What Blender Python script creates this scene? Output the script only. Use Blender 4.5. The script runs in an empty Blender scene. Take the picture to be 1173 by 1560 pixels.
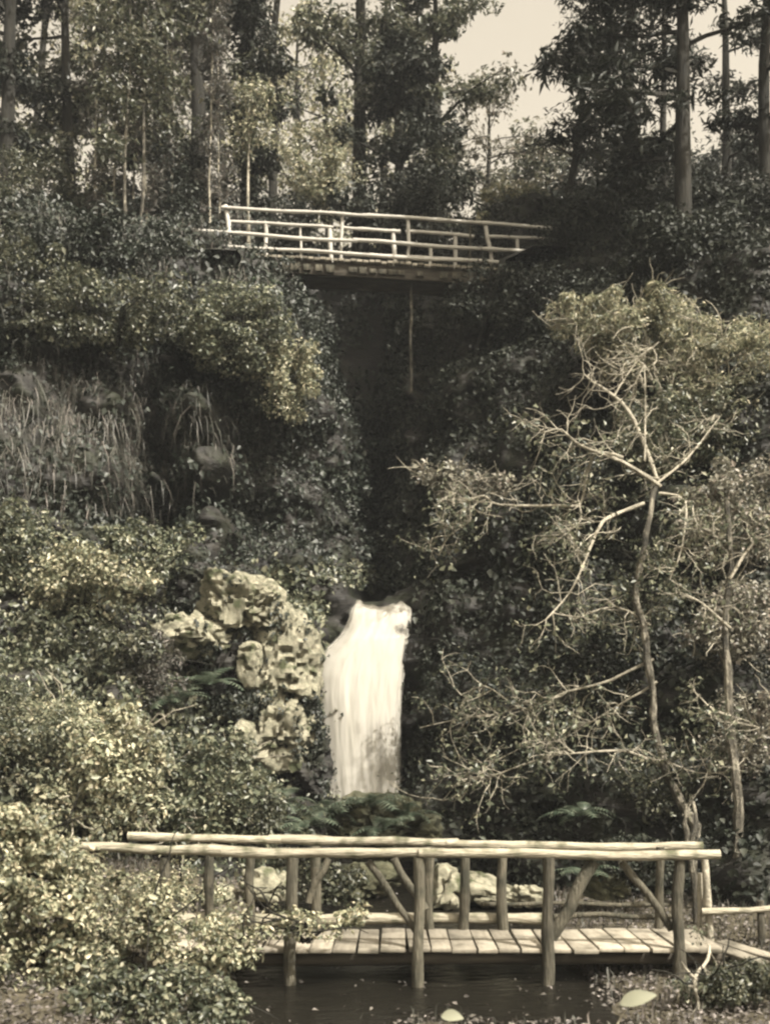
import bpy, bmesh, math, random
import numpy as np
from mathutils import Vector

random.seed(11)
RNG = np.random.default_rng(11)
scene = bpy.context.scene
COL = scene.collection

# ------------------------------------------------------------------ camera
F, CX, CY, ZC = 1700.0, 586.5, 1120.0, 2.60     # view-camera geometry: focal length, optical axis, eye height
cam_d = bpy.data.cameras.new('camera')
cam = bpy.data.objects.new('camera', cam_d)
COL.objects.link(cam)
cam.location = (0, 0, ZC)
cam.rotation_euler = (math.radians(90), 0, 0)
cam_d.sensor_fit = 'VERTICAL'
cam_d.sensor_height = 36.0
cam_d.sensor_width = 36.0
cam_d.lens = 36.0 * F / 1560.0
cam_d.shift_y = (CY - 780.0) / 1560.0
cam_d.clip_start = 0.1
cam_d.clip_end = 1500
cam_d.dof.use_dof = True
cam_d.dof.focus_distance = 17.0
cam_d.dof.aperture_fstop = 1.6
scene.camera = cam

# ------------------------------------------------------------------ light
SUN_V = Vector((0.46, -0.43, 0.78)).normalized()
SUN_EL = math.asin(SUN_V.z)
SUN_AZ = math.atan2(SUN_V.x, SUN_V.y)
world = bpy.data.worlds.new('World')
scene.world = world
world.use_nodes = True
wn, wl = world.node_tree.nodes, world.node_tree.links
bg = wn['Background']
sky = wn.new('ShaderNodeTexSky')
sky.sky_type = 'NISHITA'
sky.sun_disc = False
sky.sun_elevation = SUN_EL
sky.sun_rotation = SUN_AZ
sky.dust_density = 6.0
bw = wn.new('ShaderNodeHueSaturation')
bw.inputs['Saturation'].default_value = 0.0
tint = wn.new('ShaderNodeMix')
tint.data_type = 'RGBA'
tint.blend_type = 'MULTIPLY'
tint.inputs[0].default_value = 1.0
tint.inputs[7].default_value = (1.0, 0.885, 0.70, 1)
wl.new(sky.outputs[0], bw.inputs['Color'])
wl.new(bw.outputs[0], tint.inputs[6])
wl.new(tint.outputs[2], bg.inputs['Color'])
bg.inputs['Strength'].default_value = 0.098

sun_d = bpy.data.lights.new('sun', 'SUN')
sun_d.energy = 3.3
sun_d.angle = math.radians(0.5)
sun_d.color = (1.0, 0.94, 0.85)
sun = bpy.data.objects.new('sun', sun_d)
sun.rotation_euler = SUN_V.to_track_quat('Z', 'Y').to_euler()
COL.objects.link(sun)

vs = scene.view_settings
scene.display_settings.display_device = 'sRGB'
vs.view_transform = 'Standard'
vs.look = 'None'
vs.gamma = 1.0
vs.exposure = 1.74
vs.use_curve_mapping = False
scene.render.engine = 'CYCLES'
scene.cycles.max_bounces = 7
scene.cycles.transparent_max_bounces = 12
scene.cycles.filter_width = 2.4

# ------------------------------------------------------------------ helpers
def P(px, py, y):
    """A point seen at photograph pixel (px, py), y metres away."""
    return Vector(((px - CX) * y / F, y, ZC + (CY - py) * y / F))

def nrm(a):
    return a / np.maximum(np.linalg.norm(a, axis=-1, keepdims=True), 1e-9)

def _hash(ix, iy, iz, seed):
    n = (ix * 374761393 + iy * 668265263 + iz * 2147483647 + seed * 1274126177) & 0xFFFFFFFF
    n = ((n ^ (n >> 13)) * 1274126177) & 0xFFFFFFFF
    n = n ^ (n >> 16)
    return (n & 0xFFFF) / 65535.0

def vnoise(p, seed=0):
    p = np.asarray(p, float)
    i = np.floor(p).astype(np.int64)
    f = p - i
    u = f * f * (3 - 2 * f)
    out = 0
    for dx in (0, 1):
        for dy in (0, 1):
            for dz in (0, 1):
                w = ((u[..., 0] if dx else 1 - u[..., 0]) * (u[..., 1] if dy else 1 - u[..., 1])
                     * (u[..., 2] if dz else 1 - u[..., 2]))
                out = out + w * _hash(i[..., 0] + dx, i[..., 1] + dy, i[..., 2] + dz, seed)
    return out * 2 - 1

def fbm(p, seed=0, octaves=4):
    p = np.asarray(p, float)
    a, s, t = 1.0, 0.0, 0.0
    for o in range(octaves):
        s = s + a * vnoise(p, seed + o * 17)
        t += a
        a *= 0.5
        p = p * 2.03 + 3.7
    return s / t

def mesh_np(name, V, faces_flat, nper, mat, smooth=False):
    """A mesh out of numpy arrays; every face has nper corners."""
    me = bpy.data.meshes.new(name)
    V = np.asarray(V, np.float32)
    fl = np.asarray(faces_flat, np.int32).ravel()
    nf = len(fl) // nper
    me.vertices.add(len(V))
    me.vertices.foreach_set('co', V.ravel())
    me.loops.add(len(fl))
    me.loops.foreach_set('vertex_index', fl)
    me.polygons.add(nf)
    me.polygons.foreach_set('loop_start', np.arange(0, len(fl), nper, dtype=np.int32))
    me.polygons.foreach_set('loop_total', np.full(nf, nper, np.int32))
    if smooth:
        me.polygons.foreach_set('use_smooth', np.ones(nf, bool))
    me.update(calc_edges=True)
    me.materials.append(mat)
    return me

class MB:
    """Collects tubes and boxes for ONE mesh object."""
    def __init__(self):
        self.v, self.f = [], []
    def tube(self, pts, rad, n=8, cap=True):
        pts = [Vector(p) for p in pts]
        if not hasattr(rad, '__len__'):
            rad = [rad] * len(pts)
        base = len(self.v)
        t0 = (pts[1] - pts[0]).normalized()
        ref = Vector((0, 0, 1)) if abs(t0.z) < 0.9 else Vector((0, 1, 0))
        a = t0.cross(ref).normalized()
        for k, p in enumerate(pts):
            t = (pts[min(k + 1, len(pts) - 1)] - pts[max(k - 1, 0)])
            t = t.normalized() if t.length > 1e-9 else t0
            a = (a - t * a.dot(t))
            a = a.normalized() if a.length > 1e-6 else t.orthogonal().normalized()
            b = t.cross(a)
            for j in range(n):
                th = 2 * math.pi * j / n
                self.v.append(p + (a * math.cos(th) + b * math.sin(th)) * rad[k])
        for k in range(len(pts) - 1):
            for j in range(n):
                j2 = (j + 1) % n
                self.f.append((base + k * n + j, base + k * n + j2, base + (k + 1) * n + j2, base + (k + 1) * n + j))
        if cap:
            self.f.append(tuple(base + j for j in range(n))[::-1])
            self.f.append(tuple(base + (len(pts) - 1) * n + j for j in range(n)))
        return self
    def board(self, c, ax, ay, az, ch=0.006):
        """A chamfered board round c with half-axes ax, ay, az."""
        c, ax, ay, az = Vector(c), Vector(ax), Vector(ay), Vector(az)
        b = len(self.v)
        kx, ky = 1 - ch / max(ax.length, ch * 2), 1 - ch / max(ay.length, ch * 2)
        kz = 1 - ch / max(az.length, ch * 2)
        rings = [(-1, kx, ky), (-kz, 1, 1), (kz, 1, 1), (1, kx, ky)]
        for z, sx, sy in rings:
            for ix, iy in ((-1, -1), (1, -1), (1, 1), (-1, 1)):
                self.v.append(c + ax * ix * sx + ay * iy * sy + az * z)
        for k in range(3):
            for j in range(4):
                j2 = (j + 1) % 4
                self.f.append((b + k * 4 + j, b + k * 4 + j2, b + k * 4 + 4 + j2, b + k * 4 + 4 + j))
        self.f.append((b + 3, b + 2, b + 1, b))
        self.f.append((b + 12, b + 13, b + 14, b + 15))
        return self
    def build(self, name, mat, parent=None, smooth=True):
        me = bpy.data.meshes.new(name)
        off = parent_loc(parent)
        me.from_pydata([tuple(p - off) for p in self.v], [], self.f)
        me.materials.append(mat)
        if smooth:
            me.polygons.foreach_set('use_smooth', np.ones(len(me.polygons), bool))
            try:
                me.set_sharp_from_angle(angle=math.radians(50))
            except Exception:
                pass
        return link(name, me, parent)

def parent_loc(o):
    v = Vector((0, 0, 0))
    while o is not None:
        v = v + o.location
        o = o.parent
    return v

def link(name, me, parent=None):
    o = bpy.data.objects.new(name, me)
    COL.objects.link(o)
    if parent is not None:
        o.parent = parent
    return o

def tag(o, label=None, cat=None, group=None, kind=None):
    if label: o['label'] = label
    if cat: o['category'] = cat
    if group: o['group'] = group
    if kind: o['kind'] = kind
    return o

def thing(name, label, cat, loc, group=None):
    o = bpy.data.objects.new(name, None)
    o.empty_display_size = 0.2
    COL.objects.link(o)
    o.location = loc
    return tag(o, label, cat, group)

def wobble(a, b, n=8, amp=0.01, seed=0):
    """A slightly crooked line from a to b, as hewn poles are."""
    a, b = Vector(a), Vector(b)
    d = b - a
    s = d.normalized().orthogonal().normalized()
    t = d.normalized().cross(s)
    ph = random.Random(seed)
    p1, p2, p3, p4 = [ph.uniform(0, 6.28) for _ in range(4)]
    out = []
    for k in range(n + 1):
        u = k / n
        e = math.sin(math.pi * min(max(u, 0.04), 0.96)) ** 0.5
        out.append(a + d * u + s * amp * e * (math.sin(4.1 * u + p1) + 0.5 * math.sin(11 * u + p2))
                   + t * amp * e * (math.sin(3.3 * u + p3) + 0.5 * math.sin(9 * u + p4)))
    return out

def pole(name, a, b, r0, r1, mat, parent, seed=0, amp=0.012, sides=9):
    amp *= 1.5
    L = (Vector(b) - Vector(a)).length
    n = max(4, int(L / 0.18))
    pts = wobble(a, b, n, amp, seed)
    rr = random.Random(seed + 5)
    rad = [(r0 + (r1 - r0) * k / n) * (1 + rr.uniform(-0.09, 0.09) + (0.2 if rr.random() < 0.08 else 0)) for k in range(n + 1)]
    return MB().tube(pts, rad, sides).build(name, mat, parent)

# ------------------------------------------------------------------ materials
def new_mat(name):
    m = bpy.data.materials.new(name)
    m.use_nodes = True
    nt = m.node_tree
    return m, nt.nodes, nt.links, nt.nodes['Principled BSDF'], nt.nodes['Material Output']

def ramp(nodes, stops):
    r = nodes.new('ShaderNodeValToRGB')
    el = r.color_ramp.elements
    while len(el) < len(stops):
        el.new(0.5)
    for e, (p, c) in zip(el, stops):
        e.position = p
        e.color = (*c, 1)
    return r

def leaf_mat(name, stops, rough=0.45, trans=0.3, spec=0.5):
    m, n, l, b, out = new_mat(name)
    geo = n.new('ShaderNodeNewGeometry')
    r = ramp(n, stops)
    l.new(geo.outputs['Random Per Island'], r.inputs[0])
    # patches of older and younger growth, metres across
    tc = n.new('ShaderNodeTexCoord')
    ns = n.new('ShaderNodeTexNoise')
    ns.inputs['Scale'].default_value = 0.9
    ns.inputs['Detail'].default_value = 3
    l.new(geo.outputs['Position'], ns.inputs['Vector'])
    mr = n.new('ShaderNodeMapRange')
    mr.inputs['From Min'].default_value = 0.3
    mr.inputs['From Max'].default_value = 0.7
    mr.inputs['To Min'].default_value = 0.7
    mr.inputs['To Max'].default_value = 1.3
    l.new(ns.outputs[0], mr.inputs['Value'])
    mx = n.new('ShaderNodeMix')
    mx.data_type = 'RGBA'
    mx.blend_type = 'MULTIPLY'
    mx.inputs[0].default_value = 1
    l.new(r.outputs[0], mx.inputs[6])
    l.new(mr.outputs[0], mx.inputs[7])
    l.new(mx.outputs[2], b.inputs['Base Color'])
    b.inputs['Roughness'].default_value = rough
    b.inputs['Specular IOR Level'].default_value = spec
    tr = n.new('ShaderNodeBsdfTranslucent')
    l.new(mx.outputs[2], tr.inputs['Color'])
    ms = n.new('ShaderNodeMixShader')
    ms.inputs[0].default_value = trans
    l.new(b.outputs[0], ms.inputs[1])
    l.new(tr.outputs[0], ms.inputs[2])
    l.new(ms.outputs[0], out.inputs['Surface'])
    return m

def surf_mat(name, stops, scale=(4, 4, 4), rough=0.85, bump=0.4, bump_scale=18, detail=8, second=None, spec=0.3, vary=0.0):
    """A rough natural surface: colour from stretched noise, fine relief."""
    m, n, l, b, out = new_mat(name)
    tc = n.new('ShaderNodeNewGeometry')
    mp = n.new('ShaderNodeMapping')
    mp.inputs['Scale'].default_value = scale
    l.new(tc.outputs['Position'], mp.inputs['Vector'])
    ns = n.new('ShaderNodeTexNoise')
    ns.inputs['Scale'].default_value = 1.0
    ns.inputs['Detail'].default_value = detail
    ns.inputs['Roughness'].default_value = 0.65
    l.new(mp.outputs[0], ns.inputs['Vector'])
    r = ramp(n, stops)
    l.new(ns.outputs[0], r.inputs[0])
    col = r.outputs[0]
    if second:
        c2, sc2, lo, hi = second
        n2 = n.new('ShaderNodeTexNoise')
        n2.inputs['Scale'].default_value = sc2
        n2.inputs['Detail'].default_value = 6
        l.new(tc.outputs['Position'], n2.inputs['Vector'])
        mr = n.new('ShaderNodeMapRange')
        mr.inputs['From Min'].default_value = lo
        mr.inputs['From Max'].default_value = hi
        l.new(n2.outputs[0], mr.inputs['Value'])
        mx = n.new('ShaderNodeMix')
        mx.data_type = 'RGBA'
        l.new(mr.outputs[0], mx.inputs[0])
        l.new(col, mx.inputs[6])
        mx.inputs[7].default_value = (*c2, 1)
        col = mx.outputs[2]
    if vary:
        oi = n.new('ShaderNodeObjectInfo')
        vr = n.new('ShaderNodeMapRange')
        vr.inputs['To Min'].default_value = 1 - vary
        vr.inputs['To Max'].default_value = 1 + vary * .6
        l.new(oi.outputs['Random'], vr.inputs['Value'])
        vm = n.new('ShaderNodeMix')
        vm.data_type = 'RGBA'
        vm.blend_type = 'MULTIPLY'
        vm.inputs[0].default_value = 1
        l.new(col, vm.inputs[6])
        l.new(vr.outputs[0], vm.inputs[7])
        col = vm.outputs[2]
    l.new(col, b.inputs['Base Color'])
    b.inputs['Roughness'].default_value = rough
    b.inputs['Specular IOR Level'].default_value = spec
    nb = n.new('ShaderNodeTexNoise')
    nb.inputs['Scale'].default_value = bump_scale
    nb.inputs['Detail'].default_value = 7
    l.new(mp.outputs[0] if scale[0] != scale[2] else tc.outputs['Position'], nb.inputs['Vector'])
    bp = n.new('ShaderNodeBump')
    bp.inputs['Strength'].default_value = bump
    bp.inputs['Distance'].default_value = 0.05
    l.new(nb.outputs[0], bp.inputs['Height'])
    l.new(bp.outputs[0], b.inputs['Normal'])
    return m

M = {}
M['olive'] = leaf_mat('olive leaves', [(0.0, (0.028, 0.036, 0.024)), (0.45, (0.081, 0.092, 0.060)), (0.8, (0.152, 0.158, 0.103)), (1.0, (0.274, 0.263, 0.185))], 0.42)  # lit growth: the sun's brightness is put into the leaf colour
M['pale'] = leaf_mat('pale sunlit bramble leaves', [(0.0, (0.056, 0.066, 0.041)), (0.4, (0.169, 0.177, 0.114)), (0.8, (0.328, 0.314, 0.214)), (1.0, (0.474, 0.422, 0.301))], 0.45)  # raised in tone so the colour itself looks sunlit
M['canopy'] = leaf_mat('woodland leaves', [(0.0, (0.021, 0.026, 0.017)), (0.5, (0.056, 0.062, 0.040)), (0.85, (0.101, 0.104, 0.066)), (1.0, (0.183, 0.175, 0.121))], 0.42)  # darker copy of the olive leaves, with shade put into the colour
M['dark'] = leaf_mat('evergreen and shade-dark leaves', [(0.0, (0.009, 0.012, 0.009)), (0.6, (0.018, 0.022, 0.015)), (1.0, (0.035, 0.038, 0.028))], 0.55, 0.15, 0.25)  # right wall's shade put into this colour; the evergreens are dark themselves
M['ivy'] = leaf_mat('shade-toned ivy', [(0.0, (0.010, 0.014, 0.011)), (0.6, (0.021, 0.027, 0.019)), (1.0, (0.045, 0.050, 0.039))], 0.5, 0.15, 0.35)  # darkened so the colour carries the shade of cleft and pillar
M['rust'] = leaf_mat('russet leaves', [(0.0, (0.081, 0.080, 0.064)), (0.5, (0.156, 0.152, 0.112)), (0.85, (0.216, 0.200, 0.159)), (1.0, (0.283, 0.240, 0.205))], 0.45)
M['straw'] = leaf_mat('dry hanging grass', [(0.0, (0.035, 0.036, 0.030)), (0.5, (0.071, 0.071, 0.057)), (1.0, (0.134, 0.116, 0.102))], 0.55, 0.25)
M['fern'] = leaf_mat('fern fronds', [(0.0, (0.030, 0.046, 0.030)), (0.6, (0.060, 0.079, 0.053)), (1.0, (0.105, 0.122, 0.087))], 0.45)
M['bigleaf'] = leaf_mat('broad pale leaf', [(0.0, (0.217, 0.230, 0.150)), (1.0, (0.283, 0.281, 0.218))], 0.4)
M['litter'] = leaf_mat('leaf litter', [(0.0, (0.037, 0.032, 0.030)), (0.6, (0.090, 0.081, 0.068)), (1.0, (0.165, 0.145, 0.134))], 0.6, 0.1)
M['rock'] = surf_mat('shade-toned wet rock', [(0.3, (0.006, 0.006, 0.006)), (0.55, (0.017, 0.016, 0.014)), (0.8, (0.038, 0.034, 0.028))], (1.3, 1.3, 4.0), 0.7, 0.8, 5, second=((0.011, 0.013, 0.006), 1.7, 0.48, 0.62))  # wet rock, darkened further so the colour carries the cleft's shade
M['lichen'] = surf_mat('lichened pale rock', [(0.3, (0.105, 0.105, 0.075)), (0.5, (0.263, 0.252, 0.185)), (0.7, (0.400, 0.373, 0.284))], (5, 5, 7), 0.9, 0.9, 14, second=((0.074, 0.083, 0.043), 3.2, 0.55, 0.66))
M['moss'] = surf_mat('mossy rock', [(0.3, (0.03, 0.033, 0.02)), (0.55, (0.075, 0.075, 0.045)), (0.75, (0.17, 0.155, 0.10))], (4, 4, 5), 0.9, 0.9, 14)
M['earth'] = surf_mat('damp earth and leaf mould', [(0.3, (0.024, 0.021, 0.014)), (0.55, (0.060, 0.052, 0.034)), (0.8, (0.128, 0.112, 0.076))], (3, 3, 3), 0.95, 0.8, 16)
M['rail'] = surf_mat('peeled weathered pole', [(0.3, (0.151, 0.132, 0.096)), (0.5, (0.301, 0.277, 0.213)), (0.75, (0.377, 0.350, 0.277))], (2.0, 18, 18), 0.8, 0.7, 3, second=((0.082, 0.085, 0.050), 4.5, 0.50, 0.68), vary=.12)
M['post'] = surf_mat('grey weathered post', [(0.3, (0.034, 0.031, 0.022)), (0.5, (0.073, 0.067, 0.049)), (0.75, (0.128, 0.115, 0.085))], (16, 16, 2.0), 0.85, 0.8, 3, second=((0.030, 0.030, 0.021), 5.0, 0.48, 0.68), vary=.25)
M['plank'] = surf_mat('sun bleached plank', [(0.3, (0.150, 0.131, 0.101)), (0.5, (0.229, 0.208, 0.165)), (0.75, (0.286, 0.262, 0.214))], (16, 2, 16), 0.85, 0.5, 3, second=((0.066, 0.060, 0.044), 3.0, 0.50, 0.72), vary=.35)  # stains and lower tone also stand in for partial shade on the deck
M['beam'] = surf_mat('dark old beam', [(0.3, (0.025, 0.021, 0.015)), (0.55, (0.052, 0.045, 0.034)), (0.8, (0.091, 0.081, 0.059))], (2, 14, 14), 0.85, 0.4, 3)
M['whitewood'] = surf_mat('pale painted pole', [(0.3, (0.260, 0.247, 0.218)), (0.5, (0.384, 0.370, 0.334)), (0.75, (0.422, 0.405, 0.369))], (3, 14, 14), 0.6, 0.2, 3)
M['bark'] = surf_mat('dark bark', [(0.3, (0.006, 0.006, 0.005)), (0.55, (0.016, 0.015, 0.011)), (0.8, (0.033, 0.029, 0.023))], (9, 9, 1.8), 0.9, 0.7, 3)
M['palebark'] = surf_mat('pale grey bark', [(0.3, (0.100, 0.092, 0.070)), (0.5, (0.260, 0.240, 0.190)), (0.75, (0.420, 0.385, 0.310))], (5, 5, 4), 0.75, 0.5, 6)
M['speckled'] = surf_mat('dark bark with pale patches', [(0.35, (0.022, 0.021, 0.016)), (0.52, (0.077, 0.070, 0.054)), (0.62, (0.230, 0.211, 0.166))], (9, 9, 4), 0.8, 0.8, 8)  # paler patches at random on a dark base

def water_mat():
    m, n, l, b, out = new_mat('dark stream water')
    b.inputs['Base Color'].default_value = (0.007, 0.0065, 0.005, 1)
    b.inputs['Roughness'].default_value = 0.12
    b.inputs['IOR'].default_value = 1.33
    tc = n.new('ShaderNodeNewGeometry')
    mp = n.new('ShaderNodeMapping')
    mp.inputs['Scale'].default_value = (2.5, 6, 3)
    l.new(tc.outputs['Position'], mp.inputs['Vector'])
    ns = n.new('ShaderNodeTexNoise')
    ns.inputs['Scale'].default_value = 1.6
    ns.inputs['Detail'].default_value = 4
    l.new(mp.outputs[0], ns.inputs['Vector'])
    bp = n.new('ShaderNodeBump')
    bp.inputs['Strength'].default_value = 0.9
    bp.inputs['Distance'].default_value = 0.08
    l.new(ns.outputs[0], bp.inputs['Height'])
    l.new(bp.outputs[0], b.inputs['Normal'])
    return m
M['water'] = water_mat()

def fall_mat():
    m, n, l, b, out = new_mat('falling white water')
    tc = n.new('ShaderNodeNewGeometry')
    mp = n.new('ShaderNodeMapping')
    mp.inputs['Scale'].default_value = (9.0, 5.0, 0.30)
    l.new(tc.outputs['Position'], mp.inputs['Vector'])
    ns = n.new('ShaderNodeTexNoise')
    ns.inputs['Scale'].default_value = 1.0
    ns.inputs['Detail'].default_value = 5
    l.new(mp.outputs[0], ns.inputs['Vector'])
    r = ramp(n, [(0.3, (0.37, 0.355, 0.31)), (0.5, (0.43, 0.415, 0.37)), (0.8, (0.45, 0.435, 0.40))])
    l.new(ns.outputs[0], r.inputs[0])
    l.new(r.outputs[0], b.inputs['Base Color'])
    b.inputs['Roughness'].default_value = 0.8
    b.inputs['Specular IOR Level'].default_value = 0.1
    tl = n.new('ShaderNodeBsdfTranslucent')
    l.new(r.outputs[0], tl.inputs['Color'])
    m0 = n.new('ShaderNodeMixShader')
    m0.inputs[0].default_value = 0.35
    l.new(b.outputs[0], m0.inputs[1])
    l.new(tl.outputs[0], m0.inputs[2])
    # the veil thins out towards its edges and in long soft threads
    at = n.new('ShaderNodeAttribute')
    at.attribute_name = 'thin'
    ml = n.new('ShaderNodeMath')
    ml.operation = 'MULTIPLY_ADD'
    l.new(ns.outputs[0], ml.inputs[0])
    ml.inputs[1].default_value = 0.8
    ml.inputs[2].default_value = -0.4
    ad = n.new('ShaderNodeMath')
    ad.operation = 'ADD'
    l.new(at.outputs['Fac'], ad.inputs[0])
    l.new(ml.outputs[0], ad.inputs[1])
    mr = n.new('ShaderNodeMapRange')
    mr.interpolation_type = 'SMOOTHSTEP'
    mr.inputs['From Min'].default_value = 0.15
    mr.inputs['From Max'].default_value = 0.85
    l.new(ad.outputs[0], mr.inputs['Value'])
    tp = n.new('ShaderNodeBsdfTransparent')
    ms = n.new('ShaderNodeMixShader')
    l.new(mr.outputs[0], ms.inputs[0])
    l.new(m0.outputs[0], ms.inputs[1])
    l.new(tp.outputs[0], ms.inputs[2])
    l.new(ms.outputs[0], out.inputs['Surface'])
    return m
M['fall'] = fall_mat()

# ------------------------------------------------------------------ leaves
def leaf_arrays(C, A, N, L, W, fold=0.25, hexa=False):
    """Vertices and faces of many folded leaves: centre C, axis A, normal N, length L, width W."""
    A = nrm(A)
    S = nrm(np.cross(A, N))
    N = np.cross(S, A)
    L = np.asarray(L)[:, None]
    W = np.asarray(W)[:, None]
    n = len(C)
    if not hexa:
        V = np.stack([C - A * L / 2, C + S * W / 2 + N * W * fold - A * L * 0.08,
                      C + A * L / 2 - N * L * 0.12, C - S * W / 2 + N * W * fold - A * L * 0.08], 1)
        Fa = np.arange(n * 4).reshape(n, 4)
        Fa = np.concatenate([Fa[:, [0, 1, 2]], Fa[:, [0, 2, 3]]], 1)
        return V.reshape(-1, 3), Fa.ravel(), 3
    V = np.stack([C - A * L / 2,
                  C - A * L * 0.22 + S * W / 2 + N * W * fold, C + A * L * 0.16 + S * W * 0.42 + N * W * fold * 0.8 - N * L * 0.04,
                  C + A * L / 2 - N * L * 0.16,
                  C + A * L * 0.16 - S * W * 0.42 + N * W * fold * 0.8 - N * L * 0.04, C - A * L * 0.22 - S * W / 2 + N * W * fold], 1)
    b = (np.arange(n) * 6)[:, None]
    Fa = np.concatenate([b + np.array([[0, 1, 2, 3]]), b + np.array([[0, 3, 4, 5]])], 1)
    return V.reshape(-1, 3), Fa.ravel(), 4

def rand_dirs(n, rng):
    return nrm(rng.normal(size=(n, 3)))

def clump_leaves(centers, radii, per, rng, size=0.1, aspect=0.6, flat=0.6, up=0.5, out=0.7, jitter=0.6, hexa=False, fold=0.25, droop=0.2):
    """Leaves on the outer part of clumps; returns mesh arrays."""
    centers = np.asarray(centers, float)
    k = len(centers)
    n = k * per
    c = np.repeat(centers, per, 0)
    r = np.repeat(np.asarray(radii, float), per)[:, None]
    d = rand_dirs(n, rng)
    rad = rng.uniform(0.15, 1.0, (n, 1)) ** 0.45
    off = d * rad * r
    off[:, 2] *= flat
    C = c + off
    Nn = nrm(d * out + np.array([0, 0, up]) + rng.normal(size=(n, 3)) * jitter)
    A = nrm(np.cross(Nn, rand_dirs(n, rng)) + d * 0.5 + np.array([0, 0, -droop]))
    L = size * rng.uniform(0.5, 1.4, n) * np.repeat(rng.uniform(0.68, 1.3, k), per)
    aspect = aspect * np.repeat(rng.uniform(0.7, 1.25, k), per)
    return leaf_arrays(C, A, Nn, L, L * aspect * rng.uniform(0.8, 1.2, n), fold, hexa)

def cloud_obj(name, arrs, mat, parent=None):
    Vs, Fs, o, nper = [], [], 0, arrs[0][2]
    for V, Fa, np_ in arrs:
        Vs.append(V)
        Fs.append(Fa + o)
        o += len(V)
    V = np.concatenate(Vs) - np.array(parent_loc(parent))
    return link(name, mesh_np(name, V, np.concatenate(Fs), nper, mat), parent)

# ------------------------------------------------------------------ rocky sides of the glen
# control points: photograph pixel and metres away
CP = [
 (-300,1330,13),(-300,1100,16),(-300,900,18.5),(-300,650,19.5),(-300,420,21.5),(-300,250,27),
 (0,1330,14),(0,1250,15),(150,1280,16),(300,1280,17.2),(420,1270,18.5),(470,1270,19.6),
 (0,1100,17),(150,1100,18),(300,1120,19.4),(400,1110,20.4),(465,1110,21.2),
 (0,950,19),(150,950,19.6),(300,985,20.6),(420,985,21.3),(465,985,21.7),
 (0,850,20.5),(100,850,20.7),(200,850,21),(280,850,21.5),(305,800,21.8),(300,700,21.9),(285,620,22),
 (328,860,28.5),(330,780,30),(326,700,30),(322,630,29),(335,820,30),(332,740,30),(312,580,25),
 (0,700,20.6),(120,700,20.9),(220,700,21.3),(0,600,21.2),(150,600,21.6),(250,590,22.0),
 (0,540,23),(150,545,23.4),(260,540,23.6),(300,570,24.5),
 (0,470,22),(150,470,22.4),(280,470,22.7),(350,470,23),(400,500,23.3),(440,560,23.8),(480,630,24.4),(400,600,23.5),(350,560,23.8),
 (380,680,24.5),(450,680,24.6),(500,680,25.2),(385,780,24.4),(460,780,24.2),(520,800,25),(390,870,23.5),(460,880,23.4),(510,900,23.6),(525,860,24.4),
 (0,400,24),(150,395,24.5),(280,400,25),(380,425,25.6),(330,390,26.2),
 (0,330,28),(200,330,28),(330,330,28.5),
 (420,440,30),(480,470,34),(540,480,37),(590,500,36),(560,560,37),(560,620,35),(540,680,33),(580,690,31),(570,760,31),(570,830,30),(575,890,28),(570,915,26.5),
 (545,935,22.9),(570,935,22.9),(600,935,22.8),(500,1010,22.5),(550,1050,22.5),(590,1050,22.4),(550,1160,22.2),(590,1160,22.0),(500,1160,22.2),(550,1260,21),
 (630,1000,22),(635,1130,21.4),(640,930,22.3),(630,860,24.5),(640,780,25.5),(640,680,26.5),(635,600,27.6),(650,520,28.2),(660,450,29.4),
 (700,950,21.4),(700,850,22.4),(700,720,23.6),(710,600,24.6),(720,500,26.2),(740,430,28.2),
 (800,950,20.4),(780,820,21.4),(800,700,22.2),(800,580,23.2),(820,480,24.8),(830,410,27.9),
 (900,950,19.4),(900,820,20.2),(900,700,21),(900,580,22),(920,480,23),(920,400,25),
 (1050,950,18.6),(1050,820,19.4),(1050,680,20.2),(1050,550,21.2),(1060,450,22.2),(1060,370,24.5),
 (1173,950,17.8),(1173,800,18.8),(1173,650,19.6),(1173,500,20.8),(1173,430,21.6),(1173,350,24.5),
 (1450,950,16.5),(1450,700,18),(1450,450,20),(1450,300,25),
 (700,1100,20.4),(800,1100,19.4),(900,1100,18.6),(1050,1100,17.6),(1173,1100,16.8),(1450,1150,14.5),
 (680,1230,19.8),(800,1240,18.4),(950,1250,17),(1100,1260,16),(1173,1270,15.4),(1450,1300,13),
 (700,1330,18.6),(850,1330,17),(1000,1330,15.8),(1173,1340,14.6),(500,1330,19.4),(300,1340,16.2),
 (850,330,28),(1000,310,28),(1173,300,28),
]
cp = np.array([list(P(*c)) for c in CP])
def cliff_y(x, z, power=4.5):
    num, den = 0, 0
    for a, b, c in zip(cp[:, 0], cp[:, 1], cp[:, 2]):
        d2 = (x - a) ** 2 + (z - c) ** 2 + 0.02
        w = d2 ** (-power / 2)
        num = num + w * b
        den = den + w
    return num / den
NX, NZ = 300, 230
gx, gz = np.meshgrid(np.linspace(-12.5, 13.5, NX), np.linspace(-0.9, 16.2, NZ))
gy = cliff_y(gx, gz)
q = np.stack([gx, gy, gz], -1)
ledge = np.abs(vnoise(q * np.array([0.35, 0.35, 1.7]) + 9, 3))
CLIFF_DY = -0.75 * fbm(q * 0.7, 21, 5) - 0.30 * fbm(q * np.array([1.2, 1.2, 3.2]), 31, 4) + 0.25 * ledge - 0.20 * fbm(q * np.array([2.6, 2.6, 4.5]), 37, 3) - 0.16 * np.abs(fbm(q * 1.9, 39, 3))
gyd = gy + CLIFF_DY
Vc = np.stack([gx + 0.12 * fbm(q * 1.5, 41, 3), gyd, gz + 0.18 * fbm(q * 1.1, 51, 3)], -1)
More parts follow.
